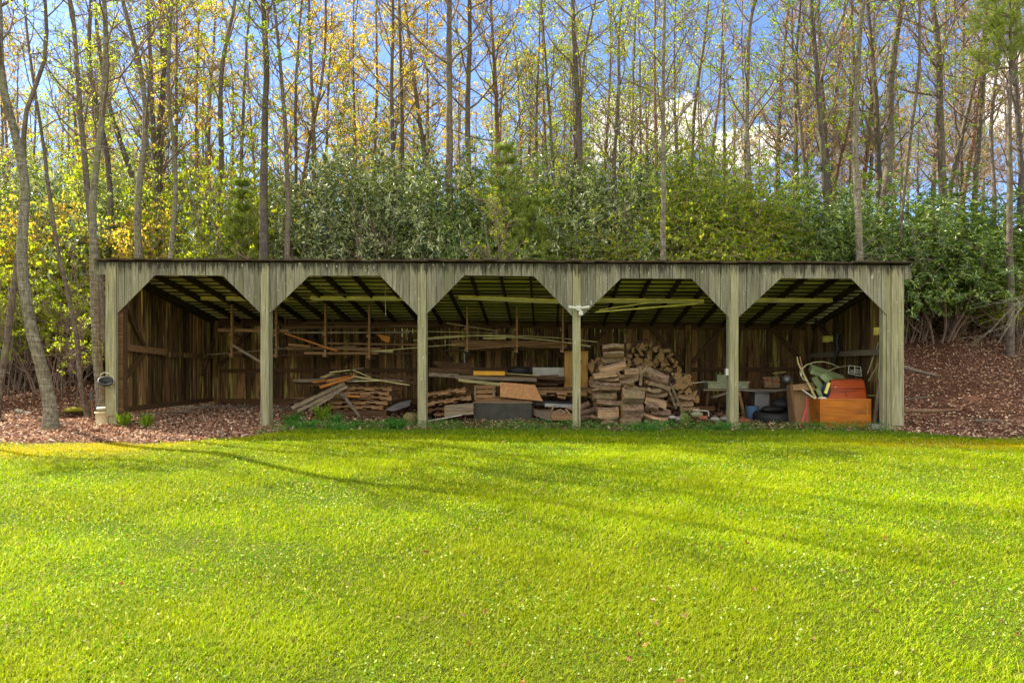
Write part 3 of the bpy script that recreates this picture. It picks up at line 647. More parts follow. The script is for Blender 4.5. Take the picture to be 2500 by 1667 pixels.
# dark ribbed bin
r_ = root('ribbed_bin', W(1228, 1022, 1.2), 'low wide dark ribbed metal bin in the middle bay', 'bin')
a, b_ = W(1157, 981, 1.2), W(1298, 1022, 1.2); mb = MB(); n = 44; wv = (b_[0] - a[0]) / n
box(mb, (a[0], 1.22, b_[2] - .1), (b_[0], 1.75, a[2] - .02))
for i in range(n): box(mb, (a[0] + i * wv, 1.2, b_[2]), (a[0] + (i + .55) * wv, 1.2185, a[2] - .03))
mb.build('body', M['darkmetal'], r_)
mb = MB(); bar(mb, (a[0] - .02, 1.21, a[2] - .01), (b_[0] + .02, 1.21, a[2] - .01), .05, .025); mb.build('rim', M['greylumber'], r_)
mb = MB(); A = [(a[0], 1.24, a[2] + .01), (b_[0], 1.24, a[2] + .01), (b_[0] - .2, 1.75, a[2] + .02), ((a[0] + b_[0]) / 2 - .1, 1.75, a[2] + .13), (a[0], 1.75, a[2] + .02)]
mb.add(A + [(x, y, z - .012) for x, y, z in A], None, [(0, 1, 3), (1, 2, 3), (0, 3, 4), (5, 8, 6), (6, 8, 7), (5, 9, 8)]); mb.build('lid', M['lumber'], r_)
# slatted crate standing on the bin
r_ = root('slatted_crate', W(1188, 976, 1.5), 'open slatted brown crate above the dark ribbed bin', 'crate')
a, b_ = W(1158, 943, 1.5), W(1221, 973, 1.5)
for k in range(3):
    z = b_[2] + (a[2] - b_[2]) * (k + .1) / 2.6; mb = MB(); box(mb, (a[0] + .04, 1.52, z), (b_[0] - .1, 1.535, z + .075)); mb.build('slat', M['lumber'], r_)
for x in (a[0], b_[0] - .16): mb = MB(); box(mb, (x, 1.5, b_[2]), (x + .035, 1.9, a[2])); mb.build('side_rail', M['greylumber'], r_)
for z in (a[2], b_[2] - .03): mb = MB(); box(mb, (a[0], 1.49, z), (b_[0], 1.9, z + .02)); mb.build('deck', M['lumber'], r_)
mb = MB(); A = [W(1221, 933, 1.35), W(1306, 940, 1.35), W(1325, 979, 1.25), W(1284, 975, 1.25), W(1221, 968, 1.3)]
mb.add(A + [p + (0, .025, .005) for p in A], None, [(0, 4, 3), (0, 3, 1), (1, 3, 2), (5, 8, 9), (5, 6, 8), (6, 7, 8)]); mb.add([A[0], A[1], A[1] + (0, .025, .005), A[0] + (0, .025, .005)], [(0, 1, 2, 3)]); T(mb, 'chipboard_panel', M['osb'], 'orange chipboard panel leaning beside the slatted crate', 'panel')
r_ = root('plank_box', W(1122, 1016, 1.0), 'long pale plank box on the ground by the third post', 'box')
a, b_ = W(1086, 989, 1.0), W(1156, 1014, 1.0)
for k in range(2): mb = MB(); bar(mb, (a[0], 1.0, b_[2] - .02 + .11 * k + .05), (b_[0], 1.0, b_[2] + .03 + .11 * k + .05), .03, .105); mb.build('plank', M['greylumber'], r_)
mb = MB(); bar(mb, (a[0] + .0, 1.2, b_[2] + .2), (b_[0], 1.2, b_[2] + .24), .36, .02); mb.build('top', M['greylumber'], r_)
mb = MB(); bar(mb, (a[0] + .03, 1.05, b_[2] - .04), (a[0] + .03, 1.05, b_[2] + .2), .09, .1); mb.build('end_block', M['lumber'], r_)
for a in [(1060, 1012, 1150, 1006, 1.3, .04, .12, 'lumber', 'reddish board on the ground behind the third post', 1.5), (1040, 1028, 1127, 1013, .75, .015, .03, 'white', 'thin whitish lath on the ground by the third post', .95),
          (1298, 980, 1400, 984, 1.5, .06, .2, 'black', 'black beam under the plywood pallet', 1.5), (1330, 988, 1420, 992, 1.2, .07, .1, 'greymetal', 'dark steel channel under the plywood pallet', 1.2),
          (1361, 968, 1381, 971, 1.25, .05, .1, 'lumber', 'pale block under the plywood pallet', 1.25)]:
    board(a[0], a[1], a[2], a[3], a[4], a[5], a[6], a[7], y1=a[9], label=a[8])
r_ = root('kindling_tray', W(1370, 1027, .7), 'low wooden tray of sticks left of the fourth post', 'tray')
mb = MB(); bar(mb, W(1346, 1018, .6), W(1400, 1018, .6), .03, .13); mb.build('front_board', M['lumber'], r_)
mb = MB(); bar(mb, W(1296, 1003, 1.5), W(1344, 1020, .62), .03, .14); mb.build('side_board', M['greylumber'], r_)
mb = MB(); A = [W(1296, 1000, 1.5), W(1340, 998, 1.6), W(1399, 1010, .62), W(1348, 1011, .62)]; mb.add(A + [p - (0, 0, .02) for p in A], [(0, 3, 2, 1), (4, 5, 6, 7)]); mb.build('deck', M['greylumber'], r_)
for k, (u0, v0, u1, v1) in enumerate(((1345, 1004, 1354, 990), (1360, 1010, 1376, 1010), (1381, 998, 1392, 1012), (1368, 1001, 1380, 1006), (1384, 994, 1398, 1000), (1352, 1008, 1370, 1000))):
    mb = MB(); tubes(mb, [W(u0, v0, .75), W(u1, v1, .7)], [.022, .02], 5, cap=True); T(mb, 'firewood_stick', M['split'], ('leftmost short steep', 'long flat', 'rightmost steep', 'small middle', 'small upper right', 'lower left flat')[k] + ' split stick lying in the wooden tray', 'stick', 'sticks in the kindling tray')
for k, (u0, v0, u1, v1, lb) in enumerate(((1405, 1000, 1440, 985, 'upper dark log just right of the fourth post'), (1400, 1010, 1452, 1002, 'middle dark log just right of the fourth post'), (1408, 1022, 1440, 1018, 'lowest dark log just right of the fourth post'), (1440, 1005, 1462, 995, 'short dark log against the firewood stack'))):
    mb = MB(); tubes(mb, [W(u0, v0, .9), W(u1, v1, .9)], [.07, .065], 8, cap=True); T(mb, 'dark_log', M['logbark'], lb, 'log')

# ------------------------------------------------------------------ firewood
def log_mesh(name, L, r, kind, seed, axis='x', sq=.85):
    """a log along its axis; kind round, half or wedge: uneven outline, rough ends"""
    g = np.random.default_rng(seed); k = 12; n = 7
    if kind == 'round': prof = [(math.cos(a), math.sin(a)) for a in np.arange(k) * 2 * math.pi / k]
    elif kind == 'half': prof = [(math.cos(a), math.sin(a)) for a in np.linspace(0, math.pi, 8)] + [(-.5, -.08), (0, -.1), (.5, -.05)]
    else: prof = [(-1, -.5), (-.3, -.62), (.3, -.6), (.95, -.5), (.7, .1), (.3, .75), (0, .85), (-.4, .6), (-.8, .1)]
    prof = np.array(prof) * r * (1 + g.normal(size=(len(prof), 1)) * .09); k = len(prof)
    prof[:, 1] *= sq
    V = []
    bend = g.normal(size=2) * .02
    for i in range(n):
        s = i / (n - 1); f = 1 + g.normal() * .035; o = bend * math.sin(s * math.pi)
        p = prof * f * (1 + g.normal(size=(k, 1)) * .03) + o
        x = (s - .5) * L + (g.normal(size=k) * .006 if i in (0, n - 1) else 0)
        V.append(np.stack([np.full(k, 0.) + x, p[:, 0], p[:, 1]], 1))
    V = np.concatenate(V)
    if axis == 'y': V = V[:, [1, 0, 2]] * (1, -1, 1)
    mb = MB(); q_ = [(i * k + j, i * k + (j + 1) % k, (i + 1) * k + (j + 1) % k, (i + 1) * k + j) for i in range(n - 1) for j in range(k)]
    bk = {'round': [0] * k, 'half': [0] * 7 + [1] * (k - 7), 'wedge': [1, 1, 1, 0, 0, 0, 0, 1, 1]}[kind]
    qa = [q for i, q in enumerate(q_) if bk[i % k] == 0]; qb = [q for i, q in enumerate(q_) if bk[i % k] == 1]
    mb.add(V, qa, None, 0)
    if qb: mb.q.append(np.array(qb)); mb.qm.append(np.full(len(qb), 1))
    c0 = V[:k].mean(0); c1 = V[-k:].mean(0)
    t0 = [(0 + (j + 1) % k, j, len(V)) for j in range(k)]; e = (n - 1) * k; t1 = [(e + j, e + (j + 1) % k, len(V) + 1) for j in range(k)]
    mb.v.append(np.array([c0, c1])); mb.t.append(np.array(t0 + t1)); mb.tm.append(np.full(2 * k, 2)); mb.n += 2
    me = mb.mesh(name, [M['logbark'], M['split'], M['splitend']], False)
    return me
def F(cx, cy): return 1400 + cx * .15304, 820 + cy * .15304
cols = {'left': [(470, 800, 160, 265, 3, 'half'), (480, 800, 275, 365, 2, 'half'), (480, 820, 355, 440, 3, 'round'), (390, 830, 430, 540, 14, 'wedge'), (310, 700, 570, 640, 8, 'wedge'), (370, 720, 635, 720, -3, 'wedge'),
                 (280, 750, 720, 850, -8, 'round'), (310, 600, 840, 905, 3, 'half'), (310, 680, 900, 1025, 1, 'round'), (360, 750, 1030, 1110, -3, 'half'), (370, 710, 1115, 1245, 0, 'wedge'), (370, 710, 1240, 1310, -3, 'wedge'), (280, 690, 1275, 1370, -4, 'half'), (440, 700, 1370, 1440, 0, 'round')][::-1],
        'middle': [(810, 1050, 505, 560, 2, 'wedge'), (810, 1050, 550, 605, 0, 'wedge'), (740, 1040, 600, 690, 3, 'wedge'), (740, 1040, 680, 760, 12, 'half'), (760, 960, 745, 815, -3, 'half'), (790, 1160, 790, 890, -12, 'half'), (770, 960, 820, 890, -10, 'wedge'), (780, 1120, 880, 1055, -4, 'round'), (740, 1000, 1035, 1110, -3, 'wedge'), (760, 1090, 1080, 1330, 0, 'round'), (740, 1060, 1330, 1440, 0, 'half')][::-1],
        'right': [(1130, 1510, 560, 720, -22, 'round'), (1140, 1420, 680, 790, -14, 'wedge'), (1180, 1530, 770, 880, -20, 'half'), (1170, 1380, 840, 915, -8, 'half'), (1150, 1480, 900, 1000, -3, 'half'), (1130, 1470, 990, 1120, -16, 'wedge'), (1150, 1340, 1060, 1200, -10, 'round'), (1230, 1540, 1170, 1270, -5, 'round'), (1120, 1500, 1250, 1350, -14, 'wedge'), (1140, 1430, 1340, 1430, 0, 'half')][::-1]}
seed = 100
kd = {'round': 'round bark covered', 'half': 'half round', 'wedge': 'split'}
for cn, lst in cols.items():
    for k, (x0, x1, y0, y1, tl, kind) in enumerate(lst):
        y = .38 + (k * .018) + .12 * ((k * 7) % 3 - 1) * .5
        u0, v0 = F(x0, (y0 + y1) / 2); u1, _ = F(x1, 0); mp = MPP(y)
        L = (u1 - u0) * mp; th = (y1 - y0) * .15304 * mp * 1.1
        r = th / 2 if kind == 'round' else th * .72
        me = log_mesh('firewood_log', L, r, kind, seed, sq=1 if kind == 'round' else .9); seed += 1
        o = link('firewood_log', me); p = W((u0 + u1) / 2, v0, y); o.location = p + (0, 0, -.15 * r if kind != 'round' else 0)
        o.rotation_euler = (random.Random(seed).uniform(-.6, .6) if kind != 'round' else seed, R(-tl) + random.Random(seed + 5).uniform(-.03, .03), R(random.Random(seed).uniform(-11, 11)))
        top = ' topmost log' if k == len(lst) - 1 else (' bottom log' if k == 0 else f' log, {ORD[k]} from the bottom')
        tag(o, f'{kd[kind]}{top}, {cn} column of the front firewood stack', 'log', 'logs of the front firewood stack')
        # second row behind, hidden depth of the stack
        o2 = o.copy(); col.objects.link(o2); o2.location = o.location + Vector((.03, .28, .0)); o2.rotation_euler.z += .15
        tag(o2, f'log hidden behind the {ORD[k] if k else "bottom"} log of the {cn} firewood column')
for k, (a, b_, lb) in enumerate((((1060, 490), (1070, 790), 'upright bent stick wedged between the middle and right firewood columns'), ((1075, 600), (1180, 480), 'short branch stub poking out of the firewood above the right column'), ((690, 570), (740, 670), 'pale crooked splinter hanging off the left firewood column'))):
    y = .22; P0, P1 = W(*F(*a), y), W(*F(*b_), y); mb = MB(); tubes(mb, [P0, (P0 + P1) / 2 + (.02, 0, .0), P1], [.035, .03, .03], 7, cap=True); T(mb, 'branch_piece', M['logbark'], lb, 'branch')
# back heap: sawn ends facing out, each log its own object
G = np.random.default_rng(77); ends = [log_mesh('split_log', .42, .085, kd_, 200 + i, 'y', sq_) for i, (kd_, sq_) in enumerate((('wedge', .8), ('wedge', 1.1), ('half', .9), ('round', 1.), ('wedge', .6), ('half', 1.1)))]
def endlog(u, v, y, s, lab, grp):
    o = link('split_log', ends[G.integers(6)]); o.location = W(u, v, y); o.rotation_euler = (G.uniform(-.12, .12), G.uniform(0, 6.28), G.uniform(-.25, .25)); o.scale = (s, 1, s); tag(o, lab, 'log', grp)
rows = [(846, [(1556, 1), (1600, 1)]), ]
row = 0
for v in range(846, 1000, 11):
    xl = 1442 if v > 868 else 1536 + max(0, (858 - v)) * 0.2; xr = np.interp(v, [846, 858, 870, 900, 925, 1000], [1606, 1632, 1646, 1652, 1650, 1640])
    u = xl + (row % 2) * 6; nv = 0
    while u < xr:
        if not (v > 905 and 1465 < u < 1600) and not (1478 < u < 1520 and v > 850):
            lab = f'sawn log end, {ORD[nv]} from the left in row {ORD[row]} from the top, back heap'; nv += 1
            endlog(u + G.uniform(-2, 2), v + G.uniform(-3, 3), 3.0 + G.uniform(-.12, .12), G.uniform(.75, 1.1), lab, 'sawn log ends of the back heap')
        u += 12.5
    row += 1
for k, (x, y_, s) in enumerate(sorted(((1680, 620, 1.2), (1740, 660, 1.3), (1790, 700, 1.2), (1660, 700, 1.1), (1700, 760, 1.3), (1760, 790, 1.1), (1820, 760, 1.), (1690, 880, 1.1), (1780, 890, 1.1), (1850, 850, 1.), (1910, 920, 1.2), (1850, 960, 1.), (1640, 640, 1.), (1620, 800, 1.1), (1650, 960, 1.1), (1720, 990, 1.1), (1800, 1040, 1.), (1900, 1010, 1.)))):
    u, v = F(x, y_); endlog(u, v, 2.1 + .05 * (k % 3), s, f'reddish split log end, {ORD[k]} from the left in the small heap right of the firewood', 'small loose heap of split logs')
for k, (x0, x1, yy, tl) in enumerate(((1660, 1930, 970, -8), (1650, 1900, 1080, 3), (1700, 2000, 1170, -3))):
    u0, v0 = F(x0, yy); u1, _ = F(x1, yy); o = link('split_log', log_mesh('split_log', (u1 - u0) * MPP(1.9), .07, 'wedge', 300 + k)); o.location = W((u0 + u1) / 2, v0, 1.85); o.rotation_euler = (.3, R(-tl), .1)
    tag(o, ('upper', 'middle', 'lower')[k] + ' log lying lengthwise in the small heap right of the firewood', 'log', 'small loose heap of split logs')
G2 = dict(name='leaning_board', cat='board')
board(*F(1250, 520), *F(1640, 610), 2.4, .05, .2, 'darklumber', label='dark board lying across the heap behind the firewood', **G2)
board(*F(1520, 860), *F(1640, 1160), 1.3, .045, .03, 'greylumber', label='grey lath leaning at the right side of the firewood', **G2)
board(*F(1545, 760), *F(1720, 1150), 1.45, .045, .03, 'greylumber', label='longer grey lath leaning beside the shorter one', **G2)
board(*F(1575, 590), *F(1660, 760), 2.0, .04, .03, 'olive', label='thin pale lath leaning on the sawn log heap', **G2)
board(*F(1640, 1090), *F(1690, 1080), 1.3, .06, .03, 'lumber', label='short block between the two leaning laths', **G2)
board(*F(870, 130), *F(1180, 60), 3.6, .06, .05, 'darklumber', label='dark stick rising above the sawn log heap', **G2)

# ------------------------------------------------------------------ fourth and fifth bay clutter
r_ = root('work_table', (W(1825, 950, 2.4)[0], 2.6, Hs(4, 2.6)), 'long dark work table behind the fifth post carrying a trough and bricks', 'table')
a, b_ = W(1718, 950, 2.2), W(1932, 950, 2.2); mb = MB(); box(mb, (a[0], 2.2, a[2] - .035), (b_[0] + .25, 3.1, a[2])); mb.build('tabletop', M['greylumber'], r_)
mb = MB(); pts = [W(u, v, 2.16) for u, v in ((1800, 951), (1850, 956), (1890, 956), (1928, 950))]; tubes(mb, pts, [.012] * 4, 6); mb.build('edge_trim', M['greymetal'], r_)
for u0, v0, u1, v1, y in ((1803, 955, 1819, 1024, 2.2), (1728, 953, 1722, 1022, 2.3), (1925, 953, 1930, 1010, 2.6), (1760, 953, 1752, 1015, 2.9)):
    mb = MB(); bar(mb, W(u0, v0, y), W(u1, v1, y), .06, .06); mb.build('leg', M['lumber'] if u0 == 1803 else M['darklumber'], r_)
r_ = root('planter_trough', W(1780, 949, 2.3), 'mossy concrete trough on the dark work table', 'trough')
a, b_ = W(1726, 931, 2.25), W(1831, 949, 2.25); mb = MB(); x0, x1, z0, z1 = a[0], b_[0], b_[2], a[2]
for lo, hi in (((x0 + .03, 2.27, z0), (x1 - .03, 2.31, z1 - .03)), ((x0 + .03, 2.6, z0), (x1 - .03, 2.64, z1 - .03)), ((x0 + .03, 2.312, z0), (x0 + .07, 2.598, z1 - .03)), ((x1 - .07, 2.312, z0), (x1 - .03, 2.598, z1 - .03)), ((x0 + .072, 2.312, z0 + .01), (x1 - .072, 2.598, z0 + .05))): box(mb, lo, hi)
mb.build('basin', M['concrete'], r_)
mb = MB(); box(mb, (x0, 2.25, z1 - .029), (x1, 2.30, z1)); box(mb, (x0, 2.62, z1 - .029), (x1, 2.66, z1)); mb.build('rim', M['concrete'], r_)
mb = MB(); a, b_ = W(1750, 916, 2.5), W(1774, 931, 2.5); box(mb, (a[0], 2.45, z1 - .1), (b_[0], 2.58, a[2])); box(mb, (a[0] - .012, 2.44, a[2] + .001), (b_[0] + .012, 2.59, a[2] + .012)); T(mb, 'small_crate', M['concrete'], 'small pale box standing in the mossy trough', 'box')
for k in range(5):
    for j in range(2):
        o = None; mb = MB(); p = W(1867 + j * 18 + (k % 2) * 2, 945.5 - k * 5.2, 2.35); box(mb, (p[0] - .005, 2.35 + .01 * k, p[2]), (p[0] + .17, 2.46 + .01 * k, p[2] + .042)); box(mb, (p[0] + .01, 2.345 + .01 * k, p[2] + .008), (p[0] + .155, 2.349 + .01 * k, p[2] + .034))
        T(mb, 'paving_brick', M['lumber'] if 0 else M['brick'] if (k + j) % 4 == 3 else M['split'], f'tan brick in the {("bottom", "second", "third", "fourth", "top")[k]} course, {("left", "right")[j]} side of the small stack on the table', 'brick', 'small brick stack on the table')
mb = MB(); p = W(1921, 930, 2.6)
pr = [(.02, 0), (.09, .03), (.11, .09), (.09, .15), (.05, .19)]; kk = 12
V = [(p[0] + r * math.cos(a), 2.6 + r * math.sin(a), p[2] + z - .06) for r, z in pr for a in np.arange(kk) * 2 * math.pi / kk]
mb.add(V, [(i * kk + j, i * kk + (j + 1) % kk, (i + 1) * kk + (j + 1) % kk, (i + 1) * kk + j) for i in range(4) for j in range(kk)]); T(mb, 'glass_jar', M['greymetal'], 'shiny grey round jar near the right end of the work table', 'jar', smooth=True)
board(1886, 911, 1918, 908, 2.7, .02, .04, 'olive', label='thin pale lath lying over the bricks on the table')
board(1692, 935, 1716, 932, 1.9, .012, .03, 'white', label='short bright lath sticking out right of the small log heap')
board(1738, 970, 1776, 958, 1.9, .02, .3, 'greylumber', label='grey board tilted under the work table')
board(1700, 996, 1742, 996, 2.0, .09, .2, 'darklumber', label='brown block on the ground under the table', y1=2.0)
mb = MB(); a, b_ = W(1845, 956, 2.3), W(1880, 1007, 2.3); box(mb, (a[0], 2.35, b_[2]), (b_[0], 2.75, a[2] - .02)); box(mb, (a[0] + .03, 2.335, b_[2] + .03), (b_[0] - .03, 2.347, a[2] - .05)); T(mb, 'metal_cabinet', M['greymetal'], 'small grey metal cabinet under the work table', 'cabinet')
mb = MB(); p = W(1836, 1022, 1.9); pr = [(.10, 0), (.13, .12), (.15, .27), (.155, .28), (.14, .275)]
V = [(p[0] + r * math.cos(a), 1.9 + r * math.sin(a), p[2] + z) for r, z in pr for a in np.arange(kk) * 2 * math.pi / kk]
mb.add(V, [(i * kk + j, i * kk + (j + 1) % kk, (i + 1) * kk + (j + 1) % kk, (i + 1) * kk + j) for i in range(4) for j in range(kk)]); T(mb, 'plastic_pail', M['blue'], 'faded blue pail under the work table', 'pail', smooth=True)
p = W(1888, 1036, 1.5); tyre(p, .26, .42, R(4), 'large dark tyre lying on the ground left of the orange chest')
def sack(u, v, y, sx, sy, sz, m, label, seed, name='sack'):
    g = np.random.default_rng(seed); n, k = 8, 14; V = []
    c = W(u, v, y)
    for i in range(n + 1):
        a = math.pi * i / n
        for j in range(k):
            b_ = 2 * math.pi * j / k; f = 1 + .16 * math.sin(3 * b_ + seed) + .1 * math.sin(5 * b_ + 2 * a + seed) + g.normal() * .04
            V.append((c[0] + sx * math.sin(a) * math.cos(b_) * f, y + sy * math.sin(a) * math.sin(b_) * f, c[2] + sz * .5 * (1 - math.cos(a)) * (1 + g.normal() * .02)))
    mb = MB(); mb.add(V, [(i * k + j, i * k + (j + 1) % k, (i + 1) * k + (j + 1) % k, (i + 1) * k + j) for i in range(n) for j in range(k)]); T(mb, name, M[m], label, name.replace('_', ' '), smooth=True)
sack(1885, 1008, 1.7, .25, .2, .16, 'black', 'dark crumpled sack lying on the large tyre', 3)
sack(1905, 1004, 2.0, .18, .2, .3, 'black', 'dark bag standing behind the large tyre', 5, 'bag')
for k, (u, v) in enumerate(((1806, 1038), (1815, 1036), (1825, 1038), (1811, 1030), (1821, 1030))):
    mb = MB(); p = W(u, v, .9 + .05 * (k % 2)); bar(mb, p + (-.05, 0, .03), p + (.06, .1, .03 + .02 * (k % 2)), .09, .055); bar(mb, p + (-.04, -.02, .061), p + (.05, .08, .062 + .02 * (k % 2)), .05, .006)
    T(mb, 'red_brick', M['brick'], ('leftmost brick of the bottom row', 'middle brick of the bottom row', 'rightmost brick of the bottom row', 'left brick lying on top', 'right brick lying on top')[k] + ' of the red brick heap by the fifth post', 'brick', 'red brick heap')
# bent white frame on the ground
mb = MB(); pts = [W(u, v, 1.2) for u, v in ((1692, 1001), (1727, 1003), (1730, 1005), (1730, 1015))]; tubes(mb, pts, [.012] * 4, 6, cap=True); T(mb, 'tube_frame', M['white'], 'bent white tube frame on the ground left of the fifth post', 'frame')
sack(1700, 1020, 1.1, .13, .1, .14, 'concrete', 'grey lump of rubble beside the bent white frame', 9, 'stone')
sack(1716, 1026, .9, .1, .1, .1, 'brick', 'reddish stone in front of the bent white frame', 10, 'stone')
for k, (u, v, y, s) in enumerate(((1655, 1030, .6, .10), (1668, 1022, .8, .09), (1640, 1024, .5, .08), (1745, 1030, 1.0, .1), (1768, 1028, 1.2, .09))):
    sack(u, v, y, s, s, s * 1.1, 'stone', ('pale stone at the right foot of the firewood', 'pale stone behind the grey green weeds', 'pale stone touching the firewood', 'grey stone left of the fifth post', 'grey stone nearest the fifth post')[k], 20 + k, 'stone')
# meter box on the fifth post, floodlight on the fourth
r_ = root('meter_box', W(1775, 908, .1), 'small grey electric box on the left side of the fifth post', 'electric box')
mb = MB(); a, b_ = W(1771, 899, 0), W(1780, 917, 0); box(mb, (a[0], .0, b_[2]), (b_[0], .09, a[2])); mb.build('box_body', M['greymetal'], r_)
mb = MB(); box(mb, (a[0] + .008, -.012, b_[2] + .01), (b_[0] - .006, -.001, a[2] - .01)); mb.build('box_lid', M['white'], r_)
r_ = root('floodlight', W(1411, 752, -.06), 'twin headed white floodlight on the fourth post', 'floodlight')
c = W(1413, 752, -.13)
mb = MB(); V = [(c[0] + r * math.cos(a), c[1] + .06 * math.cos(b_ := math.asin(min(1, r / .075))) * -1 + .06, c[2] + r * math.sin(a)) for r in (.02, .05, .075) for a in np.arange(12) * math.pi / 6]
box(mb, (c[0] - .05, -.10, c[2] - .045), (c[0] + .05, -.057, c[2] + .05)); mb.build('mount_plate', M['white'], r_)
for s in (-1, 1):
    mb = MB(); tubes(mb, [c + (s * .02, .0, .0), c + (s * .09, -.03, .0), c + (s * .20, -.05, .015)], [.012, .028, .03], 10, cap=True); mb.build('lamp_head', M['white'], r_, smooth=False)
mb = MB(); a = W(1418, 762, -.1); box(mb, (a[0] - .04, -.15, a[2] - .06), (a[0] + .04, -.1005, a[2] + .02)); tubes(mb, [a + (0, -.025, .02), a + (0, -.02, .06)], [.015, .015], 8); mb.build('motion_sensor', M['white'], r_)
# orange chest with its drawer
r_ = root('wooden_chest', W(2062, 1048, .4), 'large orange varnished open wooden chest beside the right end post', 'chest')
a, b_ = W(2002, 973, .22), W(2127, 1049, .22); x0, x1, z0, z1 = a[0], b_[0], b_[2], a[2]; yb = .95
mb = MB(); box(mb, (x0, .22, z0), (x1, .245, z1)); mb.build('front_panel', M['chest'], r_)
mb = MB(); box(mb, (x0, .2465, z0), (x0 + .022, yb, z1)); mb.build('side_panel', M['chest'], r_)
mb = MB(); box(mb, (x1 - .022, .2465, z0), (x1, yb, z1)); mb.build('side_panel', M['chest'], r_)
mb = MB(); box(mb, (x0, yb + .002, z0), (x1, yb + .022, z1)); mb.build('back_panel', M['chest'], r_)
mb = MB(); box(mb, (x0 + .023, .247, z0 + .25), (x1 - .023, yb - .002, z0 + .27)); mb.build('bottom_panel', M['chest'], r_)
mb = MB(); p = W(2117, 984, .21); q_ = W(2117, 1018, .21); bar(mb, p + (0, -.0, 0), q_, .006, .004, up=(0, -1, 0)); mb.build('edge_bead', M['orange'], r_)
r_ = root('wooden_box', W(2070, 973, .5), 'reddish varnished wooden box tilted on top of the orange chest', 'wooden box')
A = [W(2021, 973, .42), W(2115, 973, .42), W(2109, 931, .62), W(2030, 931, .62)]; B_ = [W(2036, 927, .85), W(2104, 926, .85)]
mb = MB(); mb.add([*A, *[p + (0, .022, .004) for p in A]], [(0, 1, 2, 3), (7, 6, 5, 4), (0, 4, 5, 1), (1, 5, 6, 2), (3, 2, 6, 7), (0, 3, 7, 4)]); mb.build('front_panel', M['drawer'], r_)
mb = MB(); mb.add([A[3] + (0, .024, 0), A[2] + (0, .024, 0), B_[1], B_[0], A[3] + (0, .024, .018), A[2] + (0, .024, .018), B_[1] + (0, 0, .018), B_[0] + (0, 0, .018)], [(0, 3, 2, 1), (4, 5, 6, 7), (0, 1, 5, 4), (1, 2, 6, 5), (2, 3, 7, 6), (3, 0, 4, 7)]); mb.build('top_panel', M['drawer'], r_)
mb = MB(); A2 = [A[1] + (.003, .024, 0), A[2] + (.003, .024, 0), B_[1] + (.012, 0, 0), W(2118, 968, .8)]; mb.add([*A2, *[p + (.015, 0, 0) for p in A2]], [(0, 1, 2, 3), (7, 6, 5, 4), (0, 4, 5, 1), (1, 5, 6, 2), (2, 6, 7, 3), (3, 7, 4, 0)]); mb.build('side_panel', M['drawer'], r_)
for u, v in ((2067, 956), (2067, 964), (2039, 945)): mb = MB(); p = W(u, v, .44); tubes(mb, [p + (0, .03, 0), p + (0, -.02, 0)], [.008, .009], 8, cap=True); mb.build('knob', M['drawer'] if u > 2050 else M['white'], r_)
# cardboard box
r_ = root('cardboard_box', W(1965, 1042, .9), 'tall worn cardboard box left of the orange chest', 'cardboard box')
A = [W(1937, 942, .8), W(1990, 936, .8), W(1990, 1042, .7), W(1944, 1042, .7)]; mb = MB(); mb.add([*A, *[p + (0, .4, 0) for p in A]], [(0, 3, 2, 1), (0, 4, 7, 3), (1, 2, 6, 5), (2, 3, 7, 6), (5, 6, 7, 4)]); mb.build('carton', M['card'], r_)
mb = MB(); A = [W(1929, 943, .85), W(1937, 941, .78), W(1944, 1040, .69), W(1940, 1040, .8)]; mb.add([*A, *[p + (0, .01, 0) for p in A]], [(0, 1, 2, 3), (7, 6, 5, 4)]); mb.build('flap', M['card'], r_)
mb = MB(); A = [W(1936, 940, .77), W(1988, 934, .77), W(1990, 952, .6), W(1937, 952, .62)]; mb.add([*A, *[p + (0, .012, .006) for p in A]], [(0, 1, 2, 3), (7, 6, 5, 4), (3, 2, 6, 7)]); mb.build('flap', M['card'], r_)
def boxpts(F4, dv, name, m, label, cat):
    mb = MB(); A = [np.array(p) for p in F4]; dv = np.array(dv); mb.add([*A, *[p + dv for p in A]], [(0, 1, 2, 3), (7, 6, 5, 4), (0, 4, 5, 1), (1, 5, 6, 2), (2, 6, 7, 3), (3, 7, 4, 0)])
    i, o_ = A[0] * .9 + A[2] * .1, A[0] * .1 + A[2] * .9
    return mb
def metal_case(pp, y0, y1, dv, label):
    F4 = [W(*pp[0], y0), W(*pp[1], y1), W(*pp[2], y1), W(*pp[3], y0)]; r2 = root('green_housing', F4[0], label, 'metal housing')
    mb = boxpts(F4, dv, '', '', '', ''); mb.build('shell', M['green'], r2)
    F = [np.array(p) for p in F4]; n = np.array((0, -1., 0)) * .012; mb = MB()
    bar(mb, F[0] + n, F[1] + n, .012, .012); mb.build('edge_lip', M['green'], r2)
metal_case(((1983, 899), (2065, 927), (2050, 935), (1978, 912)), .75, .95, (.06, .25, .09), 'long green metal housing tilted behind the reddish box')
metal_case(((1981, 925), (1992, 921), (2018, 958), (2008, 965)), .6, .55, (.10, .2, .03), 'second green metal housing standing in the orange chest')
metal_case(((2000, 918), (2010, 912), (2026, 928), (2016, 934)), .62, .62, (.10, .1, .02), 'short green metal end piece between the two green housings')
metal_case(((1990, 950), (2000, 946), (2010, 968), (2004, 974)), .45, .42, (.05, .15, .0), 'lowest green metal piece at the chest corner')
sack(2018, 973, .5, .08, .08, .33, 'navy', 'dark blue bag stuffed in the chest beside the reddish box', 31, 'bag')
sack(2008, 976, .38, .09, .05, .06, 'white', 'crumpled white rag on the chest edge', 32, 'rag')
mb = MB(); bar(mb, W(2015, 960, .4), W(2024, 934, .42), .03, .05); T(mb, 'yellow_tag', M['yellow'], 'yellow strip on the dark blue bag in the chest', 'strip')
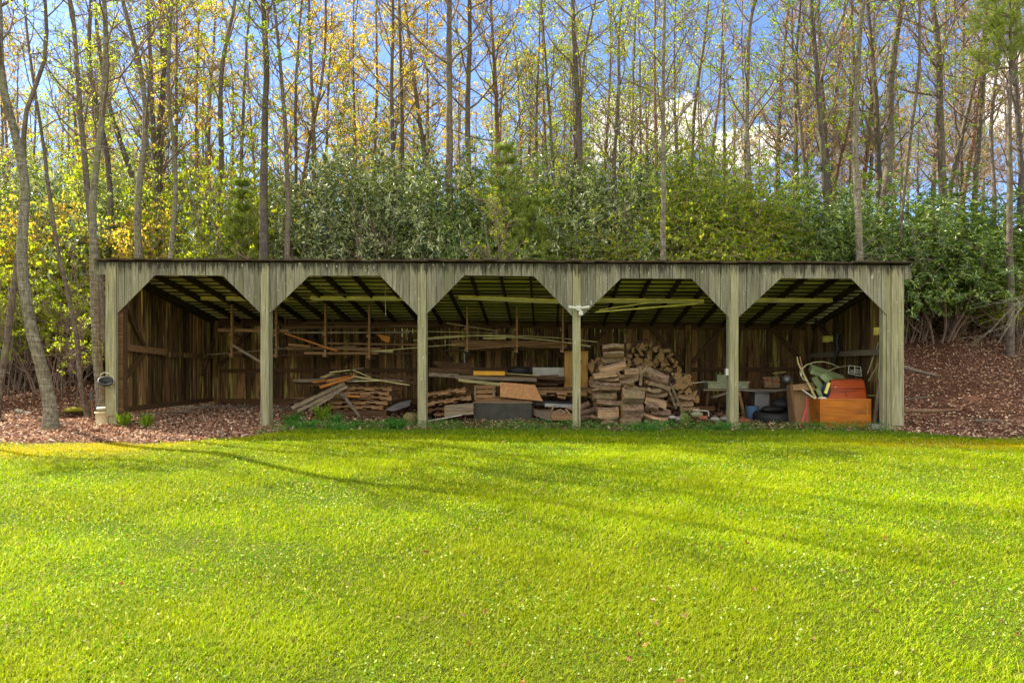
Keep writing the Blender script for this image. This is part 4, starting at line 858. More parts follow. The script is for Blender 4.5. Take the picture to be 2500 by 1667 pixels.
def rod(pts, ys, r, m, name, label, cat, k=7):
    n = len(pts); P = [W(u, v, y) for (u, v), y in zip(pts, ys)]; mb = MB(); tubes(mb, P, [r] * n if np.isscalar(r) else r, k, cap=True); T(mb, name, M[m], label, cat)
rod([(2010, 1038 - 38), (1952, 1043)], [.3, .1], .012, 'red', 'red_rod', 'red rod leaning on the left side of the orange chest', 'rod') if False else None
rod([(1973, 983), (1953, 1045)], [.5, .15], .013, 'red', 'red_rod', 'red rod leaning in front of the cardboard box', 'rod')
rod([(1969, 970), (1970, 1038)], [.5, .3], .011, 'red', 'upright_rod', 'thin upright rod left of the orange chest', 'rod')
rod([(1958, 951), (1990, 973)], [.4, .35], .012, 'white', 'chrome_bar', 'shiny white bar lying across the cardboard box', 'bar')
rod([(1946, 871), (1949, 888), (1970, 930), (1992, 973)], [1.0, .95, .7, .45], [.012, .018, .022, .022], 'olive', 'tool_handle', 'long pale tool handle leaning up left out of the chest', 'handle')
rod([(1953, 871), (1957, 890), (1962, 905)], [1.1, 1.0, .9], .014, 'lumber', 'tool_handle', 'short brown tool handle behind the long pale one', 'handle')
hp = [(1956, 918), (1958, 900), (1970, 890), (1990, 884), (2010, 883), (2030, 888), (2048, 896)]; rod(hp, np.linspace(.7, 1.3, 7), .009, 'cable', 'cable_hoop', 'pale cable arching over the green housings', 'cable', 5)
rod([(1956, 918), (1953, 905), (1954, 915), (1962, 926), (1972, 930)], [.7, .72, .7, .65, .6], .007, 'cable', 'cable_loop', 'small pale cable loop left of the green housings', 'cable', 5)
rod([(2018, 907), (2040, 898), (2065, 893), (2085, 893)], [1.0, 1.2, 1.4, 1.5], .007, 'cable', 'cable_curve', 'thin pale cable curving behind the wire rack', 'cable', 5)
r_ = root('wire_rack', W(2087, 905, 1.2), 'white wire rack standing behind the reddish box', 'wire rack')
mb = MB()
for p0, p1 in (((2073, 892), (2101, 896)), ((2071, 911), (2102, 918)), ((2073, 892), (2071, 911)), ((2101, 896), (2103, 918)), ((2087, 894), (2086, 912)), ((2076, 903), (2102, 909)), ((2074, 907), (2098, 912)), ((2085, 901), (2104, 905))):
    tubes(mb, [W(*p0, 1.2), W(*p1, 1.2)], [.008, .008], 5)
mb.build('frame', M['white'], r_)
rod([(2163, 868), (2148, 935), (2133, 1042)], [.75, .6, .4], [.03, .035, .042], 'greylumber', 'leaning_pole', 'thick grey pole leaning inside the right end post', 'pole', 10)
rod([(2151, 820), (2118, 912)], [.9, 1.1], .01, 'cable', 'thin_stake', 'thin pale stake leaning left from the electric box', 'stake')
rod([(2146, 885), (2125, 922), (2120, 930)], [.8, .9, .9], .007, 'cable', 'thin_wire_hook', 'thin grey wire hook left of the leaning pole', 'wire')
rod([(2152, 806), (2148, 830), (2147, 880), (2145, 925), (2150, 937), (2158, 934), (2161, 920), (2160, 880), (2158, 830), (2156, 806)], [.45] * 10, .008, 'cable', 'hanging_cable_coil', 'long pale cable looped down from the electric box on the right end post', 'cable', 5)
rod([(2156, 806), (2160, 850), (2161, 930), (2158, 960), (2161, 974)], [.38] * 5, .007, 'cable', 'loose_cable', 'loose pale cable end hanging beside the looped one', 'cable', 5)
rod([(2164, 960), (2158, 1042)], [.3, .25], .011, 'olive', 'thin_rod', 'thin rod standing at the foot of the right end post', 'rod')
for (u0, v0, u1, v1, y, lb) in ((2139, 799, 2162, 817, .42, 'yellow electric box beside the right end post'), (2012, 820, 2034, 835, 3.0, 'yellow electric box deep on the right side wall')):
    r_ = root('electric_box', W((u0 + u1) / 2, v1, y), lb, 'electric box'); a, b_ = W(u0, v0, y), W(u1, v1, y)
    mb = MB(); box(mb, (a[0], y, b_[2]), (b_[0], y + .1, a[2])); mb.build('box_body', M['yellow'], r_)
    mb = MB(); box(mb, (a[0] + .01, y - .012, b_[2] + .01), (b_[0] - .01, y - .002, a[2] - .01)); mb.build('box_lid', M['yellow'], r_)
board(2149, 767, 2117, 850, 1.6, .09, .04, 'olive', label='pale board leaning up against the right side wall', name='leaning_board', cat='board')
board(2166, 785, 2140, 850, 1.2, .04, .03, 'lumber', label='brown lath leaning beside the pale board', name='leaning_board', cat='board')
mb = MB(); pts = [W(u, v, 2.4) for u, v in ((2046, 815), (2042, 835), (2046, 850), (2040, 870), (2035, 890))]; tubes(mb, pts, [.06, .05, .06, .03, .02], 7, cap=True); T(mb, 'hanging_harness', M['black'], 'dark harness hanging on the right side wall', 'harness')
mb = MB(); A = [W(2125, 1042, .12), W(2163, 1042, .12)]; g0 = Hs(6.4, .1); box(mb, (A[0][0], .06, g0 - .02), (A[1][0], .3, g0 + .09)); T(mb, 'concrete_block', M['stone'], 'pale concrete block at the foot of the right end post', 'block')
sack(2150, 1035, .7, .07, .06, .12, 'blue', 'pale blue bottle lying behind the concrete block', 41, 'bottle')
board(2060, 965, 2140, 965, .9, .02, .03, 'olive', label='pale horizontal lath right of the reddish box', name='lath', cat='lath')
r_ = root('step_ladder', W(1182, 860, 3.4), 'dark vise like clamp hanging below the rack by the third bay back wall', 'clamp'); r_.name = 'bench_clamp'
mb = MB(); bar(mb, W(1122, 848, 3.4), W(1150, 862, 3.4), .1, .12); mb.build('jaw', M['black'], r_)
mb = MB(); tubes(mb, [W(1134, 862, 3.35), W(1134, 888, 3.35)], [.012, .012], 6, cap=True); mb.build('screw_rod', M['greymetal'], r_)
# left end post: dark dish with wire hoop, bucket, garden stake
r_ = root('hanging_feeder', W(259, 935, -.1), 'dark tilted dish with a wire hoop on the left end post', 'feeder')
c = W(258, 932, -.16); ax = unit(np.array((.35, -.5, .8))); s_ = unit(np.cross(ax, (0, 0, 1))); t_ = np.cross(ax, s_); kk = 20
mb = MB(); V = [c + (s_ * math.cos(a) + t_ * math.sin(a)) * r + ax * h for r, h in ((.02, -.05), (.09, -.045), (.135, 0), (.14, .03), (.12, .035), (.10, .0), (.03, -.02)) for a in np.arange(kk) * 2 * math.pi / kk]
mb.add(V, [(i * kk + j, i * kk + (j + 1) % kk, (i + 1) * kk + (j + 1) % kk, (i + 1) * kk + j) for i in range(6) for j in range(kk)]); mb.build('dish', M['black'], r_, smooth=True)
mb = MB(); pts = [W(u, v, -.17) for u, v in ((243, 922), (246, 914), (255, 909), (266, 911), (275, 919), (279, 930), (276, 938))]; tubes(mb, pts, [.006] * 7, 5); mb.build('wire_hoop', M['cable'], r_)
mb = MB(); bar(mb, c + (.04, .05, -.05), c + (.09, .1, -.1), .03, .02); mb.build('bracket', M['cable'], r_)
r_ = root('plastic_bucket', W(250, 1042, .35), 'cream plastic bucket behind the left end post', 'bucket'); c = W(251, 1043, .45); mb = MB()
pr = [(.10, 0), (.125, .12), (.14, .30), (.155, .305), (.155, .325), (.135, .325), (.13, .29)]
V = [(c[0] + r * math.cos(a), c[1] + r * math.sin(a), c[2] + z) for r, z in pr for a in np.arange(24) * 2 * math.pi / 24]
mb.add(V, [(i * 24 + j, i * 24 + (j + 1) % 24, (i + 1) * 24 + (j + 1) % 24, (i + 1) * 24 + j) for i in range(6) for j in range(24)]); mb.build('pail', M['cream'], r_, smooth=True)
sack(250, 1001, .45, .13, .12, .07, 'white', 'crumpled white bag stuffed in the cream bucket', 44, 'bag')
r_ = root('garden_stake', W(228, 1064, -.3), 'rusty thin stake with a short dark sleeve left of the shed', 'stake')
mb = MB(); tubes(mb, [W(228, 1064, -.3), W(225, 1000, -.3), W(222, 956, -.3)], [.011, .011, .009], 7, cap=True); mb.build('rod', M['rust'], r_)
mb = MB(); tubes(mb, [W(224, 977, -.3), W(223, 957, -.3)], [.032, .034], 8, cap=True); mb.build('sleeve', M['darkmetal'], r_)

# ------------------------------------------------------------------ trees
def grow(rng, B, D, L, S, up=.3, wig=.12):
    """n branches: base B, direction D, length L, S points each, bending upward"""
    n = len(B); P = np.empty((n, S, 3)); P[:, 0] = B; d = unit(D).copy(); st = (L / (S - 1))[:, None]
    for i in range(1, S):
        d = unit(d + np.array((0, 0, up / S)) + rng.normal(size=(n, 3)) * wig); P[:, i] = P[:, i - 1] + d * st
    return P
def kids(rng, P, L, m, lo=.2, spread=.8, up=.15):
    """m children of every branch in P: base points, directions and base lengths"""
    n, S, _ = P.shape; s = rng.uniform(lo, 1, (n, m)); f = s * (S - 1); i = np.minimum(f.astype(int), S - 2); fr = (f - i)[..., None]
    a = np.arange(n)[:, None]; B = P[a, i] * (1 - fr) + P[a, i + 1] * fr; D = unit(P[a, i + 1] - P[a, i])
    rnd = unit(rng.normal(size=(n, m, 3))); D = unit(D * (1 - spread * .45) + rnd * spread + np.array((0, 0, up)))
    return B.reshape(-1, 3), D.reshape(-1, 3), np.repeat(L, m), s.reshape(-1)
def tree_parts(rng, path, r0, r1, ls=.35, nl=18, reach=3.5, sub=6, twg=5, lf=2.2, lsz=.075, steep=.9, leafz=None, weep=0):
    nl = int(nl * 1.3); lf = lf * 1.4
    path = np.array(path, float); seg = np.r_[0, np.cumsum(np.linalg.norm(np.diff(path, axis=0), axis=1))]; tot = seg[-1]; n = 22
    ss = np.linspace(0, 1, n) ** 1.15 * tot; P = np.stack([np.interp(ss, seg, path[:, i]) for i in range(3)], 1)
    for _ in range(2): P[1:-1] = (P[:-2] + 2 * P[1:-1] + P[2:]) / 4
    P[2:, :2] += np.cumsum(rng.normal(size=(n - 2, 2)) * .012, 0)
    q = ss / tot; Rr = r0 * (1 - q) + r1 * q; Rr[0] *= 1.5; Rr[1] *= 1.12; P[0, 2] -= .15
    tr = MB(); tubes(tr, P, Rr * (1 + rng.normal(size=n) * .03), 10)
    s = rng.uniform(ls, 1, nl); s.sort(); az = np.arange(nl) * 2.4 + rng.uniform(0, 6); B = np.stack([np.interp(s * tot, ss, P[:, i]) for i in range(3)], 1)
    D = np.stack([np.cos(az), np.sin(az), np.full(nl, steep) + rng.normal(size=nl) * .3], 1)
    L = reach * (1.15 - .7 * s) * rng.uniform(.6, 1.25, nl); rb = np.interp(s * tot, ss, Rr) * .42
    LP = grow(rng, B, D, L, 7, .5, .14); br = MB(); tubes(br, LP, np.clip(rb, .012, .09)[:, None] * np.linspace(1, .25, 7)[None], 6)
    B2, D2, L2, s2 = kids(rng, LP, L, sub, .15, .75); L2 = L2 * rng.uniform(.3, .55, len(L2)) * (1.2 - .5 * s2)
    P2 = grow(rng, B2, D2, L2, 5, .35 - weep, .16); tubes(br, P2, np.clip(np.repeat(rb, sub) * .35, .007, .03)[:, None] * np.linspace(1, .4, 5)[None], 4)
    B3, D3, L3, s3 = kids(rng, P2, L2, twg, .2, .8, .1); L3 = L3 * rng.uniform(.35, .7, len(L3)); P3 = grow(rng, B3, D3, L3, 3, .2 - weep, .15)
    tubes(br, P3, np.full(len(P3), .0058)[:, None] * np.array((1, .8, .45))[None], 3)
    cr = None; nf = int(len(P3) * lf)
    if nf:
        i = np.minimum(3 * rng.integers((len(P3) + 2) // 3, size=nf), len(P3) - 1); f = rng.uniform(.35, 1, nf)[:, None]; C = P3[i, 1] * (1 - f) + P3[i, 2] * f + rng.normal(size=(nf, 3)) * .03
        cl = rng.normal(size=(nf, 3)); cl[:, 2] -= .3; cr = MB(); leaves(cr, C, cl, lsz * rng.uniform(.6, 1.4, nf), lsz * .6, rng, .2)
    return tr, br, cr
def put_tree(name, base, parts, bark, twig, leaf, label, cat='tree', group=None):
    r_ = root(name, base, label, cat, group); tr, br, cr = parts
    tr.build('trunk', M[bark], r_, smooth=True); br.build('branches', M[twig], r_, smooth=True)
    if cr: cr.build('crown', M[leaf], r_)
    return r_
def px_tree(seed, pts, Y, wpx, name, bark, leaf, label, top=17., r1=.3, **kw):
    """pts: trunk line seen in the photo, lowest first; Y: its distance line; wpx: trunk width in photo pixels"""
    g = np.random.default_rng(seed); P = [W(u, v, Y) for u, v in pts]; dx = (P[1] - P[0]) / max(.1, P[1][2] - P[0][2])
    gz = Hs(P[0][0], Y)
    if P[0][2] > gz + .05: P = [P[0] + dx * (gz - P[0][2])] + P
    else: P[0][2] = gz
    dl = P[-1] - P[-2]; dl /= max(.2, dl[2]); zt = gz + top
    if P[-1][2] < zt - 1: P += [P[-1] + (dl * .6 + np.array((0, 0, .4))) * (zt - P[-1][2]) * k for k in (.5, 1)]
    for i in range(1, len(P)): P[i] = P[i] + (0, g.normal() * .25, 0)
    r0 = wpx * MPP(Y) / 2
    base = P[0].copy()
    return put_tree(name, base, tree_parts(g, P, r0 * 1.12, r0 * r1, **kw), bark, 'twig', leaf, label)
TR = [
 ([(-175, 1075), (-180, 850), (-170, 600)], -1.5, 15, 'birch', 'spring', 'tree just past the left edge whose limbs and shadow reach into view', dict(ls=.42, nl=8, reach=1.8, lf=1.3)),
 # pts, Y, width, bark, leaf, label, options
 ([(124, 1057), (114, 1000), (93, 880), (62, 640), (40, 420), (22, 220), (4, 0)], -.7, 27, 'birch', 'spring', 'mottled pale trunk leaning left at the lawn edge, nearest tree of all', dict(ls=.5, nl=12, reach=3.0, lf=.5)),
 ([(70, 470), (95, 300), (112, 120), (118, 0)], .8, 15, 'bark', 'spring', 'upright limb like trunk beside the nearest leaning tree', dict(ls=.5, nl=8, reach=2.2, lf=.7)),
 ([(216, 985), (190, 800), (165, 600), (130, 380), (75, 120), (45, 0)], 1.3, 11, 'bark', 'spring', 'thin stem leaning left between the nearest tree and the bucket', dict(ls=.5, nl=8, reach=2.2, lf=.7)),
 ([(250, 1005), (240, 900), (226, 720), (222, 480), (232, 250), (228, 0)], .9, 21, 'birch', 'spring', 'slim pale banded trunk rising behind the cream bucket', dict(ls=.45, nl=12, reach=2.8, lf=.7)),
 ([(272, 860), (256, 760), (238, 560), (205, 330), (160, 0)], 2.6, 19, 'bark', 'spring', 'brown trunk leaning left just behind the slim banded one', dict(ls=.5, nl=12, reach=2.6, lf=.7)),
 ([(250, 360), (240, 190), (215, 0)], 7, 16, 'darkbark', 'springgreen', 'dark trunk seen through the forks left of the shed', dict(ls=.4, nl=12)),
 ([(310, 360), (285, 280), (245, 150), (228, 20)], 9, 17, 'darkbark', 'spring', 'strongly leaning curved trunk above the left end of the shed', dict(ls=.5, nl=10)),
 ([(350, 640), (349, 500), (342, 290), (330, 100), (322, 0)], 5.6, 20, 'birch', 'spring', 'straight mottled trunk above the first bay, left of its twin', dict(ls=.5, nl=14, reach=3)),
 ([(372, 440), (358, 250), (350, 0)], 9, 16, 'darkbark', 'amber', 'dark trunk directly behind the mottled trunk of the first bay', dict(ls=.4, nl=14)),
 ([(403, 450), (398, 200), (395, 0)], 11, 19, 'bark', 'amber', 'broad brown trunk between two slimmer ones above the first bay', dict(ls=.4, nl=16)),
 ([(423, 640), (428, 420), (424, 200), (420, 0)], 5.4, 13, 'birch', 'spring', 'very slim straight pale trunk above the middle of the first bay', dict(ls=.5, nl=12, reach=2.8)),
 ([(487, 350), (484, 200), (480, 0)], 13, 11, 'redbark', 'amber', 'reddish thin trunk with amber leaves above the first arch', dict(ls=.35, nl=16, lf=3)),
 ([(541, 380), (547, 200), (562, 80), (572, 0)], 10, 16, 'bark', 'spring', 'forked brown trunk curving right above the first arch end', dict(ls=.3, nl=16)),
 ([(596, 370), (603, 180), (610, 0)], 12, 11, 'bark', 'springgreen', 'thin straight trunk just left of the big dark one', dict(ls=.4, nl=14)),
 ([(660, 640), (655, 480), (648, 300), (645, 130), (643, 0)], 5.8, 24, 'darkbark', 'spring', 'big dark straight trunk above the second post', dict(ls=.55, nl=14, reach=3.4)),
 ([(704, 630), (692, 440), (684, 280), (668, 120), (660, 0)], 5.3, 15, 'bark', 'springgreen', 'slim trunk just right of the big dark trunk', dict(ls=.4, nl=14, reach=2.8)),
 ([(720, 440), (733, 250), (745, 0)], 12, 10, 'darkbark', 'spring', 'thin dark trunk leaning right above the second bay', dict(ls=.4, nl=14)),
 ([(738, 440), (752, 330), (790, 180), (800, 0)], 14, 13, 'redbark', 'amber', 'curved trunk arching right above the second bay', dict(ls=.25, nl=18, lf=3)),
 ([(793, 430), (798, 200), (812, 0)], 17, 10, 'bark', 'amber', 'thin trunk in the amber leaves above the second arch', dict(ls=.25, nl=20, lf=4)),
 ([(865, 400), (866, 200), (868, 0)], 18, 9, 'bark', 'amber', 'thin trunk amid the densest amber leaves', dict(ls=.2, nl=22, lf=4)),
 ([(916, 350), (920, 150), (925, 0)], 17, 10, 'redbark', 'amber', 'reddish thin trunk left of the close pair', dict(ls=.25, nl=18, lf=3.5)),
 ([(964, 470), (962, 250), (957, 0)], 8.5, 14, 'darkbark', 'amber', 'left trunk of the close dark pair above the third post', dict(ls=.55, nl=12)),
 ([(977, 380), (977, 250), (972, 0)], 8.8, 14, 'darkbark', 'amber', 'right trunk of the close dark pair above the third post', dict(ls=.55, nl=12)),
 ([(1046, 350), (1042, 180), (1040, 0)], 13, 10, 'redbark', 'amber', 'thin reddish trunk between the dark pair and the thick grey trunk', dict(ls=.3, nl=18, lf=3)),
 ([(1100, 490), (1098, 300), (1096, 150), (1099, 0)], 8, 22, 'bark', 'spring', 'thick grey straight trunk above the middle bay', dict(ls=.55, nl=14)),
 ([(1146, 440), (1140, 250), (1148, 100), (1146, 0)], 9.5, 20, 'darkbark', 'amber', 'thick dark trunk slightly right of the thick grey one', dict(ls=.55, nl=14)),
 ([(1216, 400), (1210, 220), (1200, 80), (1196, 0)], 11, 16, 'redbark', 'amber', 'brown trunk wrapped in amber leaves above the middle arch', dict(ls=.3, nl=18, lf=3)),
 ([(1309, 450), (1306, 270), (1314, 130), (1318, 0)], 13, 11, 'bark', 'spring', 'thin trunk above the right end of the middle arch', dict(ls=.35, nl=18)),
 ([(1352, 440), (1344, 280), (1328, 110), (1318, 0)], 11, 10, 'bark', 'springgreen', 'slender trunk leaning left next to the tall dark one', dict(ls=.35, nl=16)),
 ([(1415, 505), (1417, 340), (1408, 190), (1401, 80), (1400, 0)], 8.5, 19, 'darkbark', 'spring', 'tall dark trunk above the fourth post with a burl halfway', dict(ls=.5, nl=14)),
 ([(1426, 200), (1436, 100), (1462, 0)], 8.7, 10, 'bark', 'spring', 'forking limb like stem right of the tall dark trunk', dict(ls=.7, nl=10)),
 ([(1500, 510), (1506, 340), (1516, 200), (1508, 90), (1524, 0)], 8.2, 13, 'bark', 'spring', 'wavy grey trunk left of the white cloud', dict(ls=.4, nl=14)),
 ([(1536, 430), (1540, 320), (1546, 180)], 15, 9, 'bark', 'spring', 'thin pinkish trunk in front of the white cloud', dict(ls=.3, nl=18)),
 ([(1560, 420), (1562, 200), (1560, 0)], 16, 8, 'bark', 'spring', 'thin straight trunk crossing the cloud left of the pale birch', dict(ls=.3, nl=18)),
 ([(1600, 430), (1598, 200), (1600, 0)], 12, 12, 'redbark', 'spring', 'reddish trunk tight to the left of the pale foreground birch', dict(ls=.4, nl=16)),
 ([(1616, 640), (1617, 450), (1621, 250), (1620, 100), (1622, 0)], 5.2, 15, 'birch', 'spring', 'pale foreground birch above the firewood with forked limbs', dict(ls=.42, nl=16, reach=3.6)),
 ([(1690, 400), (1694, 220), (1722, 60), (1730, 0)], 13, 11, 'bark', 'spring', 'thin trunk leaning right across the right part of the cloud', dict(ls=.35, nl=18)),
 ([(1732, 420), (1740, 330), (1764, 200), (1768, 0)], 15, 9, 'redbark', 'bud', 'slim bare trunk right of the cloud leaner', dict(ls=.3, nl=18)),
 ([(1822, 490), (1826, 380), (1814, 290), (1828, 170), (1824, 60), (1846, 0)], 8, 16, 'birch', 'springgreen', 'crooked pinkish trunk above the fifth arch start', dict(ls=.45, nl=16)),
 ([(1972, 560), (1960, 380), (1951, 180), (1948, 0)], 9, 12, 'bark', 'springgreen', 'slim trunk above the fifth arch middle', dict(ls=.4, nl=16)),
 ([(2024, 640), (2022, 450), (2003, 350), (2005, 210), (1990, 80), (1988, 0)], 7, 15, 'darkbark', 'springgreen', 'dark crooked trunk above the fifth arch right shoulder', dict(ls=.45, nl=14)),
 ([(2046, 440), (2058, 300), (2074, 170), (2080, 0)], 12, 9, 'redbark', 'amber', 'thin reddish trunk left of the straight mottled one', dict(ls=.35, nl=16)),
 ([(2088, 640), (2089, 400), (2089, 150), (2090, 0)], 5.4, 18, 'birch', 'springgreen', 'straight mottled grey trunk above the right end of the shed', dict(ls=.6, nl=12, reach=3)),
 ([(2108, 420), (2116, 250), (2114, 100)], 12, 13, 'redbark', 'amber', 'vine wrapped reddish trunk right of the mottled grey one', dict(ls=.35, nl=16, lf=3)),
 ([(2146, 500), (2160, 380), (2176, 240), (2190, 80), (2204, 0)], 9, 21, 'bark', 'springgreen', 'thick grey trunk leaning right beyond the shed end', dict(ls=.6, nl=14)),
 ([(2196, 640), (2212, 500), (2222, 380), (2236, 160), (2242, 0)], 6.2, 9, 'bark', 'spring', 'thin stem leaning right beside the thick leaning trunk', dict(ls=.5, nl=12, reach=2.4)),
 ([(2300, 500), (2298, 350), (2302, 230), (2286, 120), (2276, 0)], 9.5, 20, 'bark', 'bud', 'thick brown trunk with twisted limbs right of the shed', dict(ls=.4, nl=20, reach=4)),
 ([(2330, 440), (2352, 280), (2400, 150), (2418, 30)], 12, 13, 'bark', 'bud', 'trunk leaning right between the twisted one and the pine', dict(ls=.35, nl=18)),
 ([(2350, 500), (2368, 380), (2392, 210)], 14, 12, 'redbark', 'bud', 'second right leaning trunk, lower and redder', dict(ls=.35, nl=18)),
 ([(2406, 500), (2407, 250), (2410, 0)], 11, 13, 'bark', 'spring', 'straight brown trunk left of the feathery pine', dict(ls=.4, nl=16)),
 ([(2428, 500), (2440, 300), (2452, 130)], 12, 11, 'bark', 'spring', 'thinner trunk leaning right behind the feathery pine', dict(ls=.4, nl=16)),
 ([(2490, 640), (2488, 400), (2482, 170)], 8, 14, 'darkbark', 'spring', 'dark trunk at the far right edge', dict(ls=.4, nl=14)),
]
for k, (pts, Yd, wp, bk, lf_, lb, kw) in enumerate(TR):
    nm = 'birch_tree' if bk == 'birch' else 'forest_tree'
    px_tree(1000 + k, pts, Yd, wp, nm, bk, lf_, lb, top=6.5 if k == 0 else 12.5 if k < 6 else 14 + (k * 7) % 4, **kw)

# copies: a kind of tree > trunk, branches, crown
def copy_tree(src, loc, rz, s, label, group):
    c = src.copy(); col.objects.link(c); c.location = loc; c.rotation_euler = (0, 0, rz); c.scale = (s, s, s); tag(c, label, None, group)
    for ch in src.children:
        d = ch.copy(); col.objects.link(d); d.parent = c; d.matrix_parent_inverse = ch.matrix_parent_inverse.copy()
    return c
protos = []
for k, (bk, lf_, nf, wd) in enumerate((('bark', 'spring', 3, .10), ('redbark', 'amber', 5.5, .11), ('darkbark', 'springgreen', 3, .13), ('bark', 'bud', 3, .09), ('redbark', 'spring', 3.5, .10), ('bark', 'amber', 5.5, .12))):
    g = np.random.default_rng(50 + k); H0 = 15.; p = [np.array((0, 0, 0.))]
    lean = g.normal(size=2) * .05
    for i in range(1, 6): p.append(p[-1] + np.array((lean[0] * 3 + g.normal() * .12, lean[1] * 3 + g.normal() * .12, 3.)))
    r_ = put_tree('woodland_tree', (0, 0, 0), tree_parts(g, p, wd * 1.1, wd * .25, ls=.28, nl=20, reach=2.7, sub=6, twg=5, lf=nf, lsz=.075), bk, 'twig', lf_, 'x'); protos.append(r_)
g = np.random.default_rng(9); used = [0] * 6; kindw = ['grey leafing', 'reddish amber leaved', 'dark green leafing', 'bare budding', 'reddish yellow green', 'grey amber leaved']
spots = []
for i in range(175):
    Yd = 9 + 35 * g.random() ** .8; u = g.uniform(-120, 2620)
    if not (u < 60 and Yd < 15) and not (u > 1850 and i % 2): spots.append((u, Yd))
spots.sort(); cnt = {}; ONTH = ['first '] + [o + ' ' for o in ORD[1:]] + ['thirtieth ', 'thirty first ', 'thirty second ', 'thirty third ']
for i, (u, Yd) in enumerate(spots):
    if u < 500: ks = [0, 0, 4, 2, 1, 3]
    elif u < 1260: ks = [1, 5, 5, 3, 4, 0]
    elif u < 1900: ks = [0, 0, 4, 2, 3, 4]
    else: ks = [3, 3, 2, 0, 3, 3]
    k = ks[g.integers(6)]; x = W(u, 900, Yd)[0]; zone = 'left of the shed' if u < 260 else 'beyond the ' + ['first', 'second', 'third', 'fourth', 'fifth'][min(4, int((u - 260) / 390))] + ' bay of the shed' if u < 2200 else 'right of the shed'
    ck = (k, zone); cnt[ck] = cnt.get(ck, 0) + 1; lab = f'{ONTH[cnt[ck] - 1]}slender {kindw[k]} tree from the left in the woods {zone}'.replace('from the left in the woods', 'from left,').replace(' of the shed', ' of the shed' if 'bay' not in zone else '')
    loc = (x, Yd, Hs(x, Yd) - .05); rz = g.uniform(0, 6.28); s = g.uniform(.8, 1.2)
    if used[k] == 0:
        o = protos[k]; o.location = loc; o.rotation_euler = (0, 0, rz); o.scale = (s, s, s); tag(o, lab, None, 'slender trees of the woods')
        for ch in o.children: ch.matrix_parent_inverse = Matrix.Identity(4)
    else: copy_tree(protos[k], loc, rz, s, lab, 'slender trees of the woods')
    used[k] += 1
# left limbs of the pale birch: low sapling stems by the roof
for k, (pts, lb) in enumerate((([(1200, 640), (1188, 590), (1176, 530), (1172, 480)], 'pale bent sapling behind the roof of the middle bay, left one'), ([(1220, 640), (1218, 590), (1208, 540), (1200, 500)], 'pale bent sapling behind the roof of the middle bay, right one'))):
    px_tree(1100 + k, pts, 5.0, 6, 'sapling', 'birch', 'spring', lb, top=5.2, ls=.4, nl=10, reach=1.4, sub=4, twg=4, lf=2, lsz=.05)

